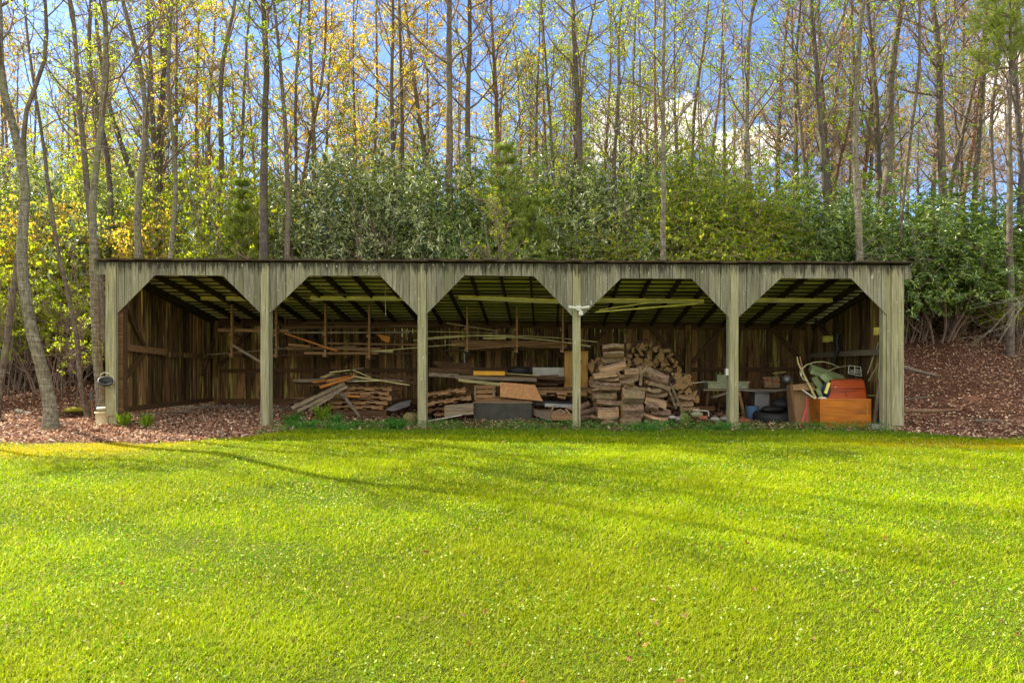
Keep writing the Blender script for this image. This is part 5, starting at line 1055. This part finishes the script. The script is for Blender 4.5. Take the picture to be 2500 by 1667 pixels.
# ------------------------------------------------------------------ shrubs
def shrub_proto(name, seed, rx, hz, kind, leaf, nst=9, dens=1.0, lsz=.12):
    """kind whorl: clusters of long leaves at the shoot tips; spray: flat layered twigs; needle"""
    g = np.random.default_rng(seed); r_ = root(name, (0, 0, 0), 'x', 'shrub'); st = MB(); fo = MB()
    az = g.uniform(0, 6.28, nst); B = np.stack([np.cos(az) * .25, np.sin(az) * .25, np.full(nst, -.15)], 1)
    D = np.stack([np.cos(az) * .55, np.sin(az) * .55, np.full(nst, 1.)], 1); L = np.full(nst, hz * .95) * g.uniform(.6, 1.05, nst)
    P = grow(g, B, D, L, 6, .3, .18); tubes(st, P, np.full(nst, .03)[:, None] * np.linspace(1, .4, 6)[None], 5)
    B2, D2, L2, s2 = kids(g, P, L, 8, .15, .9, .1); L2 = L2 * .33; P2 = grow(g, B2, D2, L2, 4, .2, .2); tubes(st, P2, np.full(len(P2), .012)[:, None] * np.linspace(1, .5, 4)[None], 4)
    # shell points of an uneven mound
    n = int(900 * dens * rx * hz / 6); v = unit(g.normal(size=(n, 3))); v[:, 2] = np.abs(v[:, 2]) * 1.15 - .25
    lump = 1 + .38 * np.sin(3 * v[:, 0] * 2 + seed) * np.cos(4 * v[:, 1] + seed) + .2 * np.sin(7 * v[:, 2] + 5 * v[:, 0] + seed)
    rad = (g.uniform(.0, 1, n) ** .38)[:, None] * lump[:, None]
    C = v * rad * np.array((rx, rx, hz * .75)) + np.array((0, 0, hz * .42)); C = C[C[:, 2] > .02]; n = len(C)
    outw = unit(C - np.array((0, 0, hz * .3)))
    if kind == 'whorl':
        m = 9; ang = np.arange(m)[None] * 2 * math.pi / m + g.uniform(0, 6, n)[:, None]
        A = unit(outw * .5 + np.array((0, 0, .7)) + g.normal(size=(n, 3)) * .3); S_ = unit(np.cross(A, g.normal(size=(n, 3)))); U_ = np.cross(S_, A)
        Dd = S_[:, None] * np.cos(ang)[..., None] + U_[:, None] * np.sin(ang)[..., None] + A[:, None] * g.uniform(-.2, .7, (n, m, 1))
        nr = np.repeat(A[:, None], m, 1).reshape(-1, 3) * 2.2
        leaves(fo, np.repeat(C, m, 0) + g.normal(size=(n * m, 3)) * .015, Dd.reshape(-1, 3), lsz * g.uniform(.7, 1.2, n * m), lsz * .28, g, .12, nrm=nr)
    elif kind == 'spray':
        m = 13; a = g.uniform(0, 6.28, n); Dh = np.stack([np.cos(a), np.sin(a), g.normal(size=n) * .12], 1); Ps = grow(g, C, Dh, np.full(n, lsz * 9), 4, -.1, .08)
        tubes(st, Ps, np.full(n, .004)[:, None] * np.ones(4)[None], 3)
        f = g.uniform(0, 1, (n, m)); i = np.minimum((f * 3).astype(int), 2); Cc = Ps[np.arange(n)[:, None], i] * (1 - (f * 3 - i))[..., None] + Ps[np.arange(n)[:, None], i + 1] * (f * 3 - i)[..., None]
        side = g.choice((-1, 1), (n, m, 1)); Dd = Dh[:, None] * .6 + np.stack([-Dh[:, 1], Dh[:, 0], Dh[:, 2] * 0], 1)[:, None] * side + g.normal(size=(n, m, 3)) * .25
        leaves(fo, Cc.reshape(-1, 3), Dd.reshape(-1, 3), lsz * g.uniform(.7, 1.3, n * m), lsz * .6, g, .1, nrm=np.array((0, 0, .9)))
    elif kind == 'needle':
        m = 26; A = unit(outw + g.normal(size=(n, 3)) * .5); Dd = unit(A[:, None] + g.normal(size=(n, m, 3)) * .55)
        leaves(fo, np.repeat(C, m, 0), Dd.reshape(-1, 3), lsz * g.uniform(.8, 1.2, n * m), .006, g, 0)
    st.build('stems', M['twig'], r_); fo.build('foliage', M[leaf], r_); return r_
SP = {}
for key, args in {'rh1': ('rhododendron_bush', 11, 1.9, 3.2, 'whorl', 'rhodo'), 'rh2': ('rhododendron_bush', 12, 1.6, 4.0, 'whorl', 'rhodo'), 'rh3': ('rhododendron_bush', 13, 2.1, 2.4, 'whorl', 'rhodo'),
                  'la': ('laurel_bush', 14, 2.0, 3.2, 'whorl', 'laurel'), 'sp': ('leafing_shrub', 15, 1.8, 3.0, 'spray', 'springgreen'), 'sy': ('leafing_shrub', 16, 1.7, 2.6, 'spray', 'spring'), 'am': ('amber_shrub', 17, 1.5, 2.2, 'spray', 'amber'), 'sl': ('leafing_shrub', 18, 1.6, 2.4, 'spray', 'spring')}.items():
    kw = dict(lsz=.15 if args[4] == 'whorl' else .078, dens=1.4 if args[4] == 'whorl' else 1.25)
    if key in ('sy', 'am', 'sp'): kw['dens'] = 1.7
    if key == 'sl': kw = dict(lsz=.095, dens=.42)
    SP[key] = [shrub_proto(*args, **kw), 0]
NMW = {'rh1': 'rounded grey green rhododendron', 'rh2': 'tall grey green rhododendron', 'rh3': 'low spreading rhododendron', 'la': 'deep green glossy laurel bush', 'sp': 'fresh green leafy shrub', 'sy': 'yellow green lacy shrub', 'am': 'amber leaved shrub', 'sl': 'sparse yellow green shrub'}
def shrub(key, u, Yd, s, vt=None, zs=None):
    """vt: photo height of its top; scales the height so that the top is there"""
    if u < 650 and Yd < 12.5:
        if key[:2] == 'rh' and vt: vt += 45
        if key == 'sp': key = 'sl'
    rx_ = {'rh1': 1.9, 'rh2': 1.6, 'rh3': 2.1, 'la': 2.0, 'sp': 1.95, 'sy': 1.85, 'am': 1.65, 'sl': 1.6}[key] * s * 1.38
    if 180 < u < 2260: Yd = max(Yd, 4.75 + rx_)
    x = W(u, 900, Yd)[0]; z = Hs(x, Yd) - .05; src, n = SP[key]; g = random.Random(int(u * 7 + Yd * 13)); zone = ('left of the shed' if u < 240 else f'behind the {["first", "second", "third", "fourth", "fifth"][min(4, int((u - 240) / 392))]} bay' if u < 2200 else 'right of the shed')
    pos = ' close up' if Yd < 7 else (' farther back' if Yd > 10 else '')
    lab = f'{NMW[key]} {zone}{pos}'
    hz = {'rh1': 3.2, 'rh2': 4.0, 'rh3': 2.4, 'la': 3.2, 'sp': 3.0, 'sy': 2.6, 'am': 2.2, 'sl': 2.4}[key] * 1.0
    if vt and u > 1900: vt += 14
    sz = s if vt is None else max(.5, (W(u, vt, Yd)[2] - z) / hz)
    used_ = labs.setdefault(lab, 0); labs[lab] += 1
    if used_: lab += ['', ', second along', ', third along', ', fourth along', ', fifth along', ', sixth along', ', seventh along', ', eighth along'][min(used_, 7)]
    if n == 0:
        o = src; tag(o, lab, None, 'understory shrubs')
        for ch in o.children: ch.matrix_parent_inverse = Matrix.Identity(4)
    else: o = copy_tree(src, (0, 0, 0), 0, 1, lab, 'understory shrubs')
    o.location = (x, Yd, z); o.rotation_euler = (0, 0, g.uniform(0, 6.28)); o.scale = (s, s, sz); SP[key][1] += 1
labs = {}
SH = [
 # left thicket
 ('rh1', -260, 8, 1.2, 430), ('rh2', -420, 9, 1.2, 420), ('sy', -180, 5.5, .9, 560), ('sl', -330, 5, 1, 560), ('rh3', -560, 6, 1.2, 560), ('rh1', -700, 7, 1.3, 440), ('sp', -480, 12, 1.4, 400),
 ('rh1', -60, 7, 1.0, 420), ('rh2', 60, 8, 1.0, 400), ('rh3', 150, 6.2, .9, 520), ('rh1', 210, 7.5, 1.0, 420), ('sl', 20, 4.4, .8, 600), ('sl', 110, 4.2, .75, 640), ('sl', 170, 5, .8, 560), ('sl', -40, 5, .9, 560), ('rh3', 90, 6.0, .8, 620), ('rh3', 10, 6.4, .8, 600), ('am', 60, 5.6, .9, 540), ('am', 330, 6.4, .8, 560), ('am', 200, 5.9, .7, 560),
 ('rh1', 300, 7.0, .9, 540), ('rh3', 400, 6.2, .9, 590), ('rh2', 310, 9.5, 1.0, 420), ('rh1', 420, 9.5, .95, 430), ('sy', 360, 8, .8, 480), ('sp', 480, 8, .8, 440), ('sp', 560, 7.2, .9, 430), ('rh1', 530, 6.2, .8, 560), ('sy', 620, 8.5, .9, 430), ('sp', 640, 6.4, .7, 560), ('sy', 460, 6.2, .7, 600),
 ('rh2', 500, 12, 1.1, 410), ('rh1', 620, 12, 1.1, 430), ('rh1', 120, 12, 1.2, 380), ('sy', 250, 11, 1.1, 380), ('sp', 30, 10, 1.1, 400),
 # central rhododendron mound
 ('rh1', 740, 6.6, .95, 500), ('rh1', 810, 7.6, 1.05, 430), ('rh2', 850, 8.6, 1.0, 375), ('rh1', 900, 6.8, 1.0, 450), ('rh2', 985, 8.0, .95, 395), ('rh1', 1030, 6.6, .95, 460), ('rh2', 1090, 8.2, .9, 420), ('rh3', 780, 5.9, .8, 590), ('rh3', 950, 5.9, .85, 570), ('rh3', 1110, 6.0, .85, 560),
 ('la', 1120, 7.2, .85, 480), ('la', 1190, 6.4, .8, 560), ('la', 1290, 6.6, .9, 520), ('rh1', 1350, 8.0, .95, 440), ('rh2', 1460, 8.4, .9, 420), ('rh1', 1560, 8.4, .9, 430), ('rh3', 1400, 6.2, .9, 560), ('rh1', 1500, 6.8, .9, 520), ('sp', 1370, 6.0, .7, 590), ('sy', 1450, 5.9, .7, 585), ('sp', 1250, 8.8, .9, 450), ('sy', 1330, 7.4, .7, 530),
 ('sy', 1640, 5.4, .75, 590), ('sy', 1730, 5.5, .85, 540), ('sy', 1820, 5.4, .8, 560), ('sy', 1560, 5.4, .6, 610), ('sy', 1880, 5.6, .7, 570), ('sy', 1770, 7.0, .9, 470), ('sy', 1660, 7.2, .9, 440), ('sp', 1600, 6.2, .75, 560), ('sp', 1680, 7.6, .9, 420), ('sp', 1740, 6.4, .8, 520), ('sp', 1800, 7.4, .9, 470), ('sy', 1700, 5.9, .7, 560), ('sy', 1860, 6.4, .8, 520), ('sp', 1900, 8.0, .9, 480), ('rh1', 1650, 9.5, 1, 440), ('rh1', 1790, 9.5, 1, 460), ('sy', 1780, 6.0, .7, 580), ('rh3', 1560, 6.0, .7, 600),
 ('la', 1960, 7.2, .9, 490), ('la', 2040, 6.8, .9, 500), ('sp', 1960, 5.9, .7, 570), ('rh1', 1920, 10, 1, 470), ('la', 2120, 7.0, .9, 510), ('la', 2200, 6.6, .95, 510), ('la', 2290, 7.0, 1.0, 500), ('la', 2370, 7.6, 1.0, 510), ('la', 2330, 7.6, .75, 600), ('la', 2240, 7.4, .7, 600), ('la', 2440, 8.4, 1.0, 520), ('rh1', 2500, 8.5, 1.0, 530), ('la', 2160, 10, 1.1, 480), ('rh2', 2330, 11, 1.1, 490),
 ('sy', 2470, 6.8, .6, 640), ('la', 2560, 7.5, 1, 540), ('sp', 2600, 9, 1, 480),
 ('rh1', 700, 9.5, 1, 460), ('rh1', 1180, 10.5, 1.1, 450), ('rh1', 2050, 11, 1.2, 480), ('sp', 1400, 11, 1.2, 450), ('sp', 1540, 12, 1.2, 450), ('sp', 960, 12, 1.2, 430),
]
for a in SH: shrub(*a)
# soft young pine and white pine boughs
def pine(name, base, h, rx, label, tiers, seed, z0=.1, ndl=.13, trunk_r=.06, dens=1.0):
    g = np.random.default_rng(seed); r_ = root(name, base, label, 'pine tree'); b = np.array(base)
    tr = MB(); P = [b + (g.normal() * .03, g.normal() * .03, h * i / 8 - .1) for i in range(9)]; tubes(tr, P, np.linspace(trunk_r, .01, 9), 8); tr.build('trunk', M['bark'], r_, smooth=True)
    br = MB(); fo = MB()
    tiers = int(tiers * 1.6)
    for k in range(tiers):
        s = z0 + (1 - z0) * k / tiers; n = 6; az = g.uniform(0, 6.28) + np.arange(n) * 6.28 / n + g.normal(size=n) * .2; L = np.full(n, rx * (1.05 - s) + .1) * g.uniform(.7, 1.15, n)
        P = grow(g, np.repeat([b + (0, 0, h * s)], n, 0), np.stack([np.cos(az), np.sin(az), np.full(n, .35)], 1), L, 5, -.15, .08); tubes(br, P, np.full(n, .018 if h > 5 else .01)[:, None] * np.linspace(1, .3, 5)[None], 4)
        B2, D2, L2, s2 = kids(g, P, L, int(15 * dens), .15, .75, .2); P2 = grow(g, B2, D2, L2 * .3, 3, .2, .1); tubes(br, P2, np.full(len(P2), .005)[:, None] * np.ones(3)[None], 3)
        m = 22; C = P2[:, 1:].reshape(-1, 3); dd = np.repeat(unit(P2[:, 2] - P2[:, 0]), 2, 0); n2 = len(C)
        Dd = unit(dd[:, None] * .7 + g.normal(size=(n2, m, 3)) * .55); Cc = np.repeat(C, m, 0) - np.repeat(dd, m, 0) * g.uniform(0, .12, (n2 * m, 1))
        leaves(fo, Cc, Dd.reshape(-1, 3), ndl * g.uniform(.7, 1.2, n2 * m), .005 if h < 8 else .008, g, 0)
    br.build('branches', M['twig'], r_); fo.build('needles', M['needle'], r_)
x = W(1235, 900, 7.0)[0]; pine('young_pine', (x, 7.0, Hs(x, 7)), W(1235, 335, 7)[2] - Hs(x, 7), 2.1, 'soft young pine rising above the middle arch', 11, 71, dens=.55)
x = W(1300, 900, 6.4)[0]; pine('young_pine', (x, 6.4, Hs(x, 6.4)), W(1300, 470, 6.4)[2] - Hs(x, 6.4), 1.7, 'lower soft young pine behind the right end of the middle arch', 9, 72)
x = W(590, 900, 6.8)[0]; pine('young_pine', (x, 6.8, Hs(x, 6.8)), W(590, 420, 6.8)[2] - Hs(x, 6.8), 1.3, 'thin dark young pine behind the second post', 10, 73, dens=.7)
x = W(2466, 900, 5.6)[0]; pine('white_pine', (x, 5.6, Hs(x, 5.6)), 13.0, 2.6, 'tall feathery white pine near the right edge of the photo', 7, 74, z0=.6, ndl=.18, trunk_r=.10, dens=.6)

# ------------------------------------------------------------------ grass, litter, plants
def in_shed(x, y): return (x > XL) & (x < XR) & (y > -.05)
g = np.random.default_rng(31)
def scatter(n, t0, t1, p):
    """points over the view ahead of the camera, density falling with distance"""
    a = 1 - p; t = (g.uniform(t0 ** a, t1 ** a, n)) ** (1 / a); lat = g.uniform(-1, 1, n) * (.86 * t + 1.2)
    x = lat * math.cos(TH) - t * math.sin(TH); y = -DIST + t * math.cos(TH) + lat * math.sin(TH); return x, y, t
n = 680000; x, y, t = scatter(n, 2.3, 13.6, .55)
e = lawn_edge(x); keep = (y < e + g.normal(size=n) * .12); shade_strip = (y > -1.0) & (x > -5) & (x < 7)
keep &= ~(shade_strip & (g.random(n) < .35)); x, y, t = x[keep], y[keep], t[keep]; n = len(x); z = H(x, y)
mo = moss_amt(x, y)
pn = np.sin(x * 1.3 + 2 * np.sin(y * .9)) * np.sin(y * 1.7 + np.sin(x * .6)) + .5 * np.sin(x * 4.1 + y * 2.3) * np.sin(y * 5.1 - x * 1.9)
hgt = (.017 + .018 * g.random(n) + .010 * pn) * (1 + .07 * np.clip(t - 4, 0, 9)) * (1 - .55 * mo); hgt = np.clip(hgt, .012, .12)
hgt *= np.where(g.random(n) < .04, 1.7, 1); wd = .0020 * (1 + .25 * np.clip(t - 3, 0, 12)) * g.uniform(.7, 1.4, n)
c1 = np.array((.36, .42, .003)); c2 = np.array((.15, .28, .002)); c3 = np.array((.52, .56, .04)); c4 = np.array((.56, .44, .008)); c5 = np.array((.42, .32, .14))
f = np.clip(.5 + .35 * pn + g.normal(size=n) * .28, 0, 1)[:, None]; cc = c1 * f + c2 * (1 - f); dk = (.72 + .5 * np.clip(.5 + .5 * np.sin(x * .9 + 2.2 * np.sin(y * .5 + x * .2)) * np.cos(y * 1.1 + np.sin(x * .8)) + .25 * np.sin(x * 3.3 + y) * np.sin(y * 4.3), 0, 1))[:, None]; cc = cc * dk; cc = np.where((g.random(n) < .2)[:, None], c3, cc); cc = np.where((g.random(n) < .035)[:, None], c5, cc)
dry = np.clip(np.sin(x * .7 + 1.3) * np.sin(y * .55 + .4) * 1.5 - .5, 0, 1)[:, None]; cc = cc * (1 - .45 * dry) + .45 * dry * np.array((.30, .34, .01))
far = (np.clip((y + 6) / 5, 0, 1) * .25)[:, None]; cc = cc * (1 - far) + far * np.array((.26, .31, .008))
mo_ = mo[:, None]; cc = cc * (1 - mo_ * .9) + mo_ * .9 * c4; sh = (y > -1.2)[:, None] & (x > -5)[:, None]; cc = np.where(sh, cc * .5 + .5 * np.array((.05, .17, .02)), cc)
az = g.uniform(0, 6.28, n); dr = np.stack([np.cos(az), np.sin(az)], 1); ln = g.uniform(.3, 1.7, n)[:, None] * hgt[:, None]; pr = np.stack([-dr[:, 1], dr[:, 0]], 1); B = np.stack([x, y, z - .006], 1)
def off(h, o, w_): return np.concatenate([B[:, :2] + dr * o + pr * w_[:, None], (B[:, 2] + h)[:, None]], 1)
V = np.stack([off(0, 0, -wd), off(0, 0, wd), off(hgt * .6, ln * .35, wd * .8), off(hgt * .6, ln * .35, -wd * .8), off(hgt, ln, wd * 0)], 1)
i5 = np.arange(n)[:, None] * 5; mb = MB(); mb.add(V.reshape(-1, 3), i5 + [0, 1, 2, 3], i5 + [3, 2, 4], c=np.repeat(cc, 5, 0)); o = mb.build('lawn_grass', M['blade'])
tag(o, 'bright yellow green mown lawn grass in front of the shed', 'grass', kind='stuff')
# broad leaved clover and plantain in the turf
n = 52000; x, y, t = scatter(n, 2.3, 11.5, .3); pz = np.sin(x * 2.1 + 1) * np.sin(y * 1.9) + .6 * np.sin(x * 5 + y * 4); k = (y < lawn_edge(x)) & (pz + g.normal(size=n) * .5 > .1); x, y, t = x[k], y[k], t[k]; n = len(x)
D = g.normal(size=(n, 3)); D[:, 2] = np.abs(D[:, 2]) * .5 + .15; cc = np.where((g.random(n) < .3)[:, None], np.array((.52, .60, .26)), np.array((.12, .26, .02))) * g.uniform(.7, 1.3, (n, 1))
mb = MB(); s_ = g.uniform(.008, .019, n) * (1 + .09 * t); leaves(mb, np.stack([x, y, H(x, y) + g.uniform(.01, .035, n)], 1), D, s_, s_ * .6, g, .15, c=cc); o = mb.build('clover', M['blade']); tag(o, 'small pale clover and plantain leaves among the lawn grass', 'clover', kind='stuff')
# dry leaves
def litter(n, fx, fy, dens=None, s=.075):
    x = g.uniform(*fx, n); y = g.uniform(*fy, n); k = y > lawn_edge(x) + .05 + g.normal(size=n) * .18; x, y = x[k], y[k]; return x, y
parts = [litter(44000, (-20, -8.6), (-2.6, 9)), litter(32000, (6.7, 17), (-1.6, 10)), litter(14000, (-9, -4.6), (-2.2, 4.3)), litter(9000, (-4.7, 6.7), (-.5, 4.2)), litter(14000, (-17, 17), (4.6, 14))]
x = np.concatenate([p[0] for p in parts]); y = np.concatenate([p[1] for p in parts]); n = len(x)
lc = np.array([(.60, .40, .28), (.36, .19, .12), (.19, .085, .05), (.80, .62, .45), (.46, .26, .155)])[g.integers(5, size=n)] * g.uniform(.6, 1.2, (n, 1))
D = g.normal(size=(n, 3)); D[:, 2] *= .3; s_ = g.uniform(.035, .085, n); mb = MB(); leaves(mb, np.stack([x, y, H(x, y) + g.uniform(.0, .035, n)], 1), D, s_, s_ * .62, g, .3, nrm=np.array((0, 0, 3.)), c=lc)
o = mb.build('leaf_litter', M['litter']); tag(o, 'pinkish brown fallen leaves covering the woodland floor', 'fallen leaves', kind='stuff')
# scattered fallen leaves and twigs on the lawn
n = 260; x, y, t = scatter(n, 2.6, 11.5, .3); k = y < lawn_edge(x); x, y = x[k], y[k]; n = len(x); s_ = g.uniform(.025, .05, n); D = g.normal(size=(n, 3)); D[:, 2] *= .3
mb = MB(); leaves(mb, np.stack([x, y, H(x, y) + .035], 1), D, s_, s_ * .6, g, .3, c=np.array([(.30, .12, .04), (.45, .28, .14), (.2, .07, .03)])[g.integers(3, size=n)]); o = mb.build('scattered_leaves', M['litter']); tag(o, 'few dry leaves lying on the lawn', 'fallen leaves', kind='stuff')
# green plants in the shade along the front
def herbs(name, n, fx, fy, hmax, label, sz=.03, kind='stuff', mname='herb', cat='ground cover'):
    x = g.uniform(*fx, n); y = g.uniform(*fy, n); k = y > lawn_edge(x) - .15; k &= g.random(n) < np.clip(.6 + .6 * np.sin(x * 3.3) * np.sin(x * 1.1 + y * 3) + .2, .12, 1); x, y = x[k], y[k]; n = len(x); z = H(x, y) + g.random(n) ** 1.5 * hmax
    D = g.normal(size=(n, 3)); D[:, 2] = D[:, 2] * .5 + .4; s_ = g.uniform(.6, 1.4, n) * sz; mb = MB(); leaves(mb, np.stack([x, y, z], 1), D, s_, s_ * .55, g, .15, nrm=np.array((0, 0, .8))); return tag(mb.build(name, M[mname]), label, cat, kind=kind)
herbs('ground_cover', 36000, (-5.3, 6.4), (-1.3, .3), .15, 'low green weeds growing in the shade along the shed front')
def plant(name, u, v, Yd, rx, h, n, sz, m, label, cat='plant', up=.5, narrow=.5, seed=0):
    g2 = np.random.default_rng(seed); c = W(u, v, Yd); c[2] = Hs(c[0], Yd); r_ = root(name, c, label, cat)
    k = max(6, n // 40); az = g2.uniform(0, 6.28, k); D = np.stack([np.cos(az) * rx, np.sin(az) * rx, np.full(k, h)], 1) * g2.uniform(.5, 1, (k, 1)); P = grow(g2, np.repeat([c - (0, 0, .02)], k, 0), D, np.linalg.norm(D, axis=1), 4, .1, .08)
    st = MB(); tubes(st, P, np.full(k, .004)[:, None] * np.ones(4)[None], 3); st.build('stem', M['herb'], r_)
    i = g2.integers(k, size=n); f = g2.uniform(.3, 1, n)[:, None]; j = 1 + (g2.random(n) * 2).astype(int); C = P[i, j] * (1 - f) + P[i, j + 1] * f + g2.normal(size=(n, 3)) * np.array((rx, rx, h)) * .16
    Dd = g2.normal(size=(n, 3)); Dd[:, 2] += up; fo = MB(); leaves(fo, C, Dd, sz * g2.uniform(.6, 1.3, n), sz * narrow, g2, .15); fo.build('foliage', M[m], r_)
plant('leafy_weed', 785, 1010, 0.9, .22, .38, 420, .055, 'springgreen', 'tallest bright green leafy weed in front of the pallet stack', seed=1)
plant('leafy_weed', 712, 1032, 0.5, .26, .22, 420, .05, 'herb', 'rounded green weed right of the second post', seed=2)
plant('leafy_weed', 818, 1030, 0.4, .2, .26, 300, .05, 'herb', 'green weed just right of the tallest one', seed=3)
plant('leafy_weed', 745, 1055, -.3, .3, .14, 400, .05, 'herb', 'low wide weed nearest the lawn in the second bay', seed=4)
plant('leafy_weed', 830, 1058, -.4, .4, .14, 500, .045, 'herb', 'low dark weed patch below the pallet stack', seed=5)
plant('grass_clump', 965, 1055, -.2, .22, .16, 900, .09, 'herb', 'feathery green grass clump left of the third post', up=1.2, narrow=.06, seed=6)
plant('grass_clump', 308, 1062, -.15, .16, .2, 130, .2, 'springgreen', 'small bright grass clump right of the left end post', up=2.2, narrow=.04, seed=7)
plant('grass_clump', 358, 1065, -.3, .16, .2, 130, .2, 'springgreen', 'second bright grass clump farther right in the first bay', up=2.2, narrow=.04, seed=8)
plant('grey_weed', 1672, 1035, .45, .16, .3, 260, .06, 'needle', 'grey green weed at the right foot of the firewood', up=.8, narrow=.3, seed=9)
plant('leafy_weed', 1745, 1052, -.25, .3, .12, 420, .05, 'herb', 'bright low weed at the left foot of the fifth post', seed=10)
plant('leafy_weed', 1560, 1055, -.3, .6, .1, 520, .045, 'herb', 'low weed patch in front of the firewood', seed=12)
r_ = root('mossy_stump', W(1000, 1052, .1), 'mossy round stump left of the third post', 'stump'); c = W(1002, 1056, .15); c[2] = Hs(c[0], .15) - .03
g2 = np.random.default_rng(8); mb = MB(); tubes(mb, [c, c + (0, 0, .12), c + (0, 0, .22), c + (.01, 0, .29)], [.14, .12, .115, .09], 12, cap=True); mb.build('wood_core', M['logbark'], r_)
mb = MB(); k = 900; a = g2.uniform(0, 6.28, k); zz = g2.uniform(.04, .3, k); rr = np.interp(zz, [0, .25, .31], [.135, .12, .03]); C = c + np.stack([np.cos(a) * rr, np.sin(a) * rr, zz], 1); leaves(mb, C, np.stack([np.cos(a), np.sin(a), np.full(k, .6)], 1) + g2.normal(size=(k, 3)) * .4, .03, .008, g2, .1); mb.build('moss_cover', M['needle'], r_)
# stones, logs and fallen branches on the woodland floor
sack(183, 1008, 2.0, .28, .2, .14, 'moss', 'mossy rock on the leaves left of the bucket', 51, 'rock')
mb = MB(); tubes(mb, [W(40, 1003, 1.8), W(78, 1012, 1.6)], [.055, .05], 8, cap=True); T(mb, 'fallen_log', M['birch'], 'short pale log lying left of the nearest leaning tree', 'log')
def ground_branch(p, r, m, label, name='fallen_branch', lift=.03):
    P = []
    for u, v, y in p:
        q_ = W(u, v, y); q_[2] = max(q_[2], Hs(q_[0], y) + lift); P.append(q_)
    mb = MB(); tubes(mb, P, np.linspace(r, r * .6, len(P)), 7, cap=True); T(mb, name, M[m], label, 'branch' if 'branch' in name else 'log')
ground_branch([(2205, 897, 3.5), (2235, 905, 3.4), (2290, 919, 3.2)], .06, 'bark', 'thick fallen branch on the bank right of the shed')
ground_branch([(2205, 1002, .9), (2260, 1003, .9), (2340, 1001, 1.0)], .05, 'redbark', 'long low log lying at the foot of the bank right of the shed', 'fallen_log')
ground_branch([(2270, 968, 2.0), (2210, 975, 1.8)], .02, 'bark', 'thin stick on the leaves close to the right end post', 'fallen_branch')
ground_branch([(2380, 1027, .2), (2440, 1026, .1)], .03, 'bark', 'short stick on the sunlit leaves right of the shed', 'fallen_branch')
ground_branch([(420, 1005, 3.2), (510, 997, 3.4), (600, 1000, 3.6)], .06, 'birch', 'pale log on the ground at the back corner of the first bay', 'fallen_log')
ground_branch([(330, 1015, 1.6), (400, 1008, 1.7), (470, 1004, 1.9)], .03, 'bark', 'thin crooked branch on the floor of the first bay')
ground_branch([(570, 1030 - 20, 3.2), (700, 1008, 3.0), (720, 1009, 3.0)], .05, 'bark', 'long log on the floor behind the second post', 'fallen_log')
# bare brush at the right edge
def brush(name, pts0, pts1, n, seed, label, Yd):
    g2 = np.random.default_rng(seed); A, B_ = W(*pts0, Yd), W(*pts1, Yd); L0 = np.linalg.norm(B_ - A)
    P = grow(g2, np.repeat([A], n, 0), (B_ - A)[None] + g2.normal(size=(n, 3)) * L0 * .3, np.full(n, L0) * g2.uniform(.6, 1.1, n), 6, -.1, .12)
    mb = MB(); tubes(mb, P, np.full(n, .014)[:, None] * np.linspace(1, .4, 6)[None], 5); B2, D2, L2, _ = kids(g2, P, np.full(n, L0), 5, .2, .7, -.1); P2 = grow(g2, B2, D2, L2 * .3, 4, -.1, .15); tubes(mb, P2, np.full(len(P2), .006)[:, None] * np.linspace(1, .5, 4)[None], 4)
    T(mb, name, M['birch'], label, 'branch')
brush('bare_branch', (2530, 705), (2370, 830), 7, 5, 'fan of bare pale branches hanging over the bank at the right edge', 3.8)
brush('bare_branch', (2225, 560), (2310, 640), 3, 6, 'bare pale branch hanging in the laurel right of the shed', 5.0)
brush('bare_branch', (2090, 640), (2200, 575), 3, 8, 'bare pale twig arching above the right end of the roof', 4.9)
brush('bare_branch', (20, 700), (110, 860), 5, 7, 'thin bare twigs over the dark floor left of the nearest leaning tree', 3.6)
for k, (u, Yd, hh) in enumerate(((20, 3.5, 2.2), (60, 4.0, 3.0), (150, 3.6, 2.6), (182, 2.4, 2.0))):
    xx = W(u, 900, Yd)[0]; b = np.array((xx, Yd, Hs(xx, Yd))); g2 = np.random.default_rng(400 + k)
    put_tree('understory_sapling', b, tree_parts(g2, [b, b + (.15, 0, hh * .5), b + (.1, .1, hh)], .02, .006, ls=.25, nl=9, reach=1.3, sub=5, twg=4, lf=2.2, lsz=.06), 'bark', 'twig', 'spring', ('leftmost', 'second', 'third', 'rightmost')[k] + ' leafy sapling on the dark floor left of the shed', 'sapling', 'saplings left of the shed')
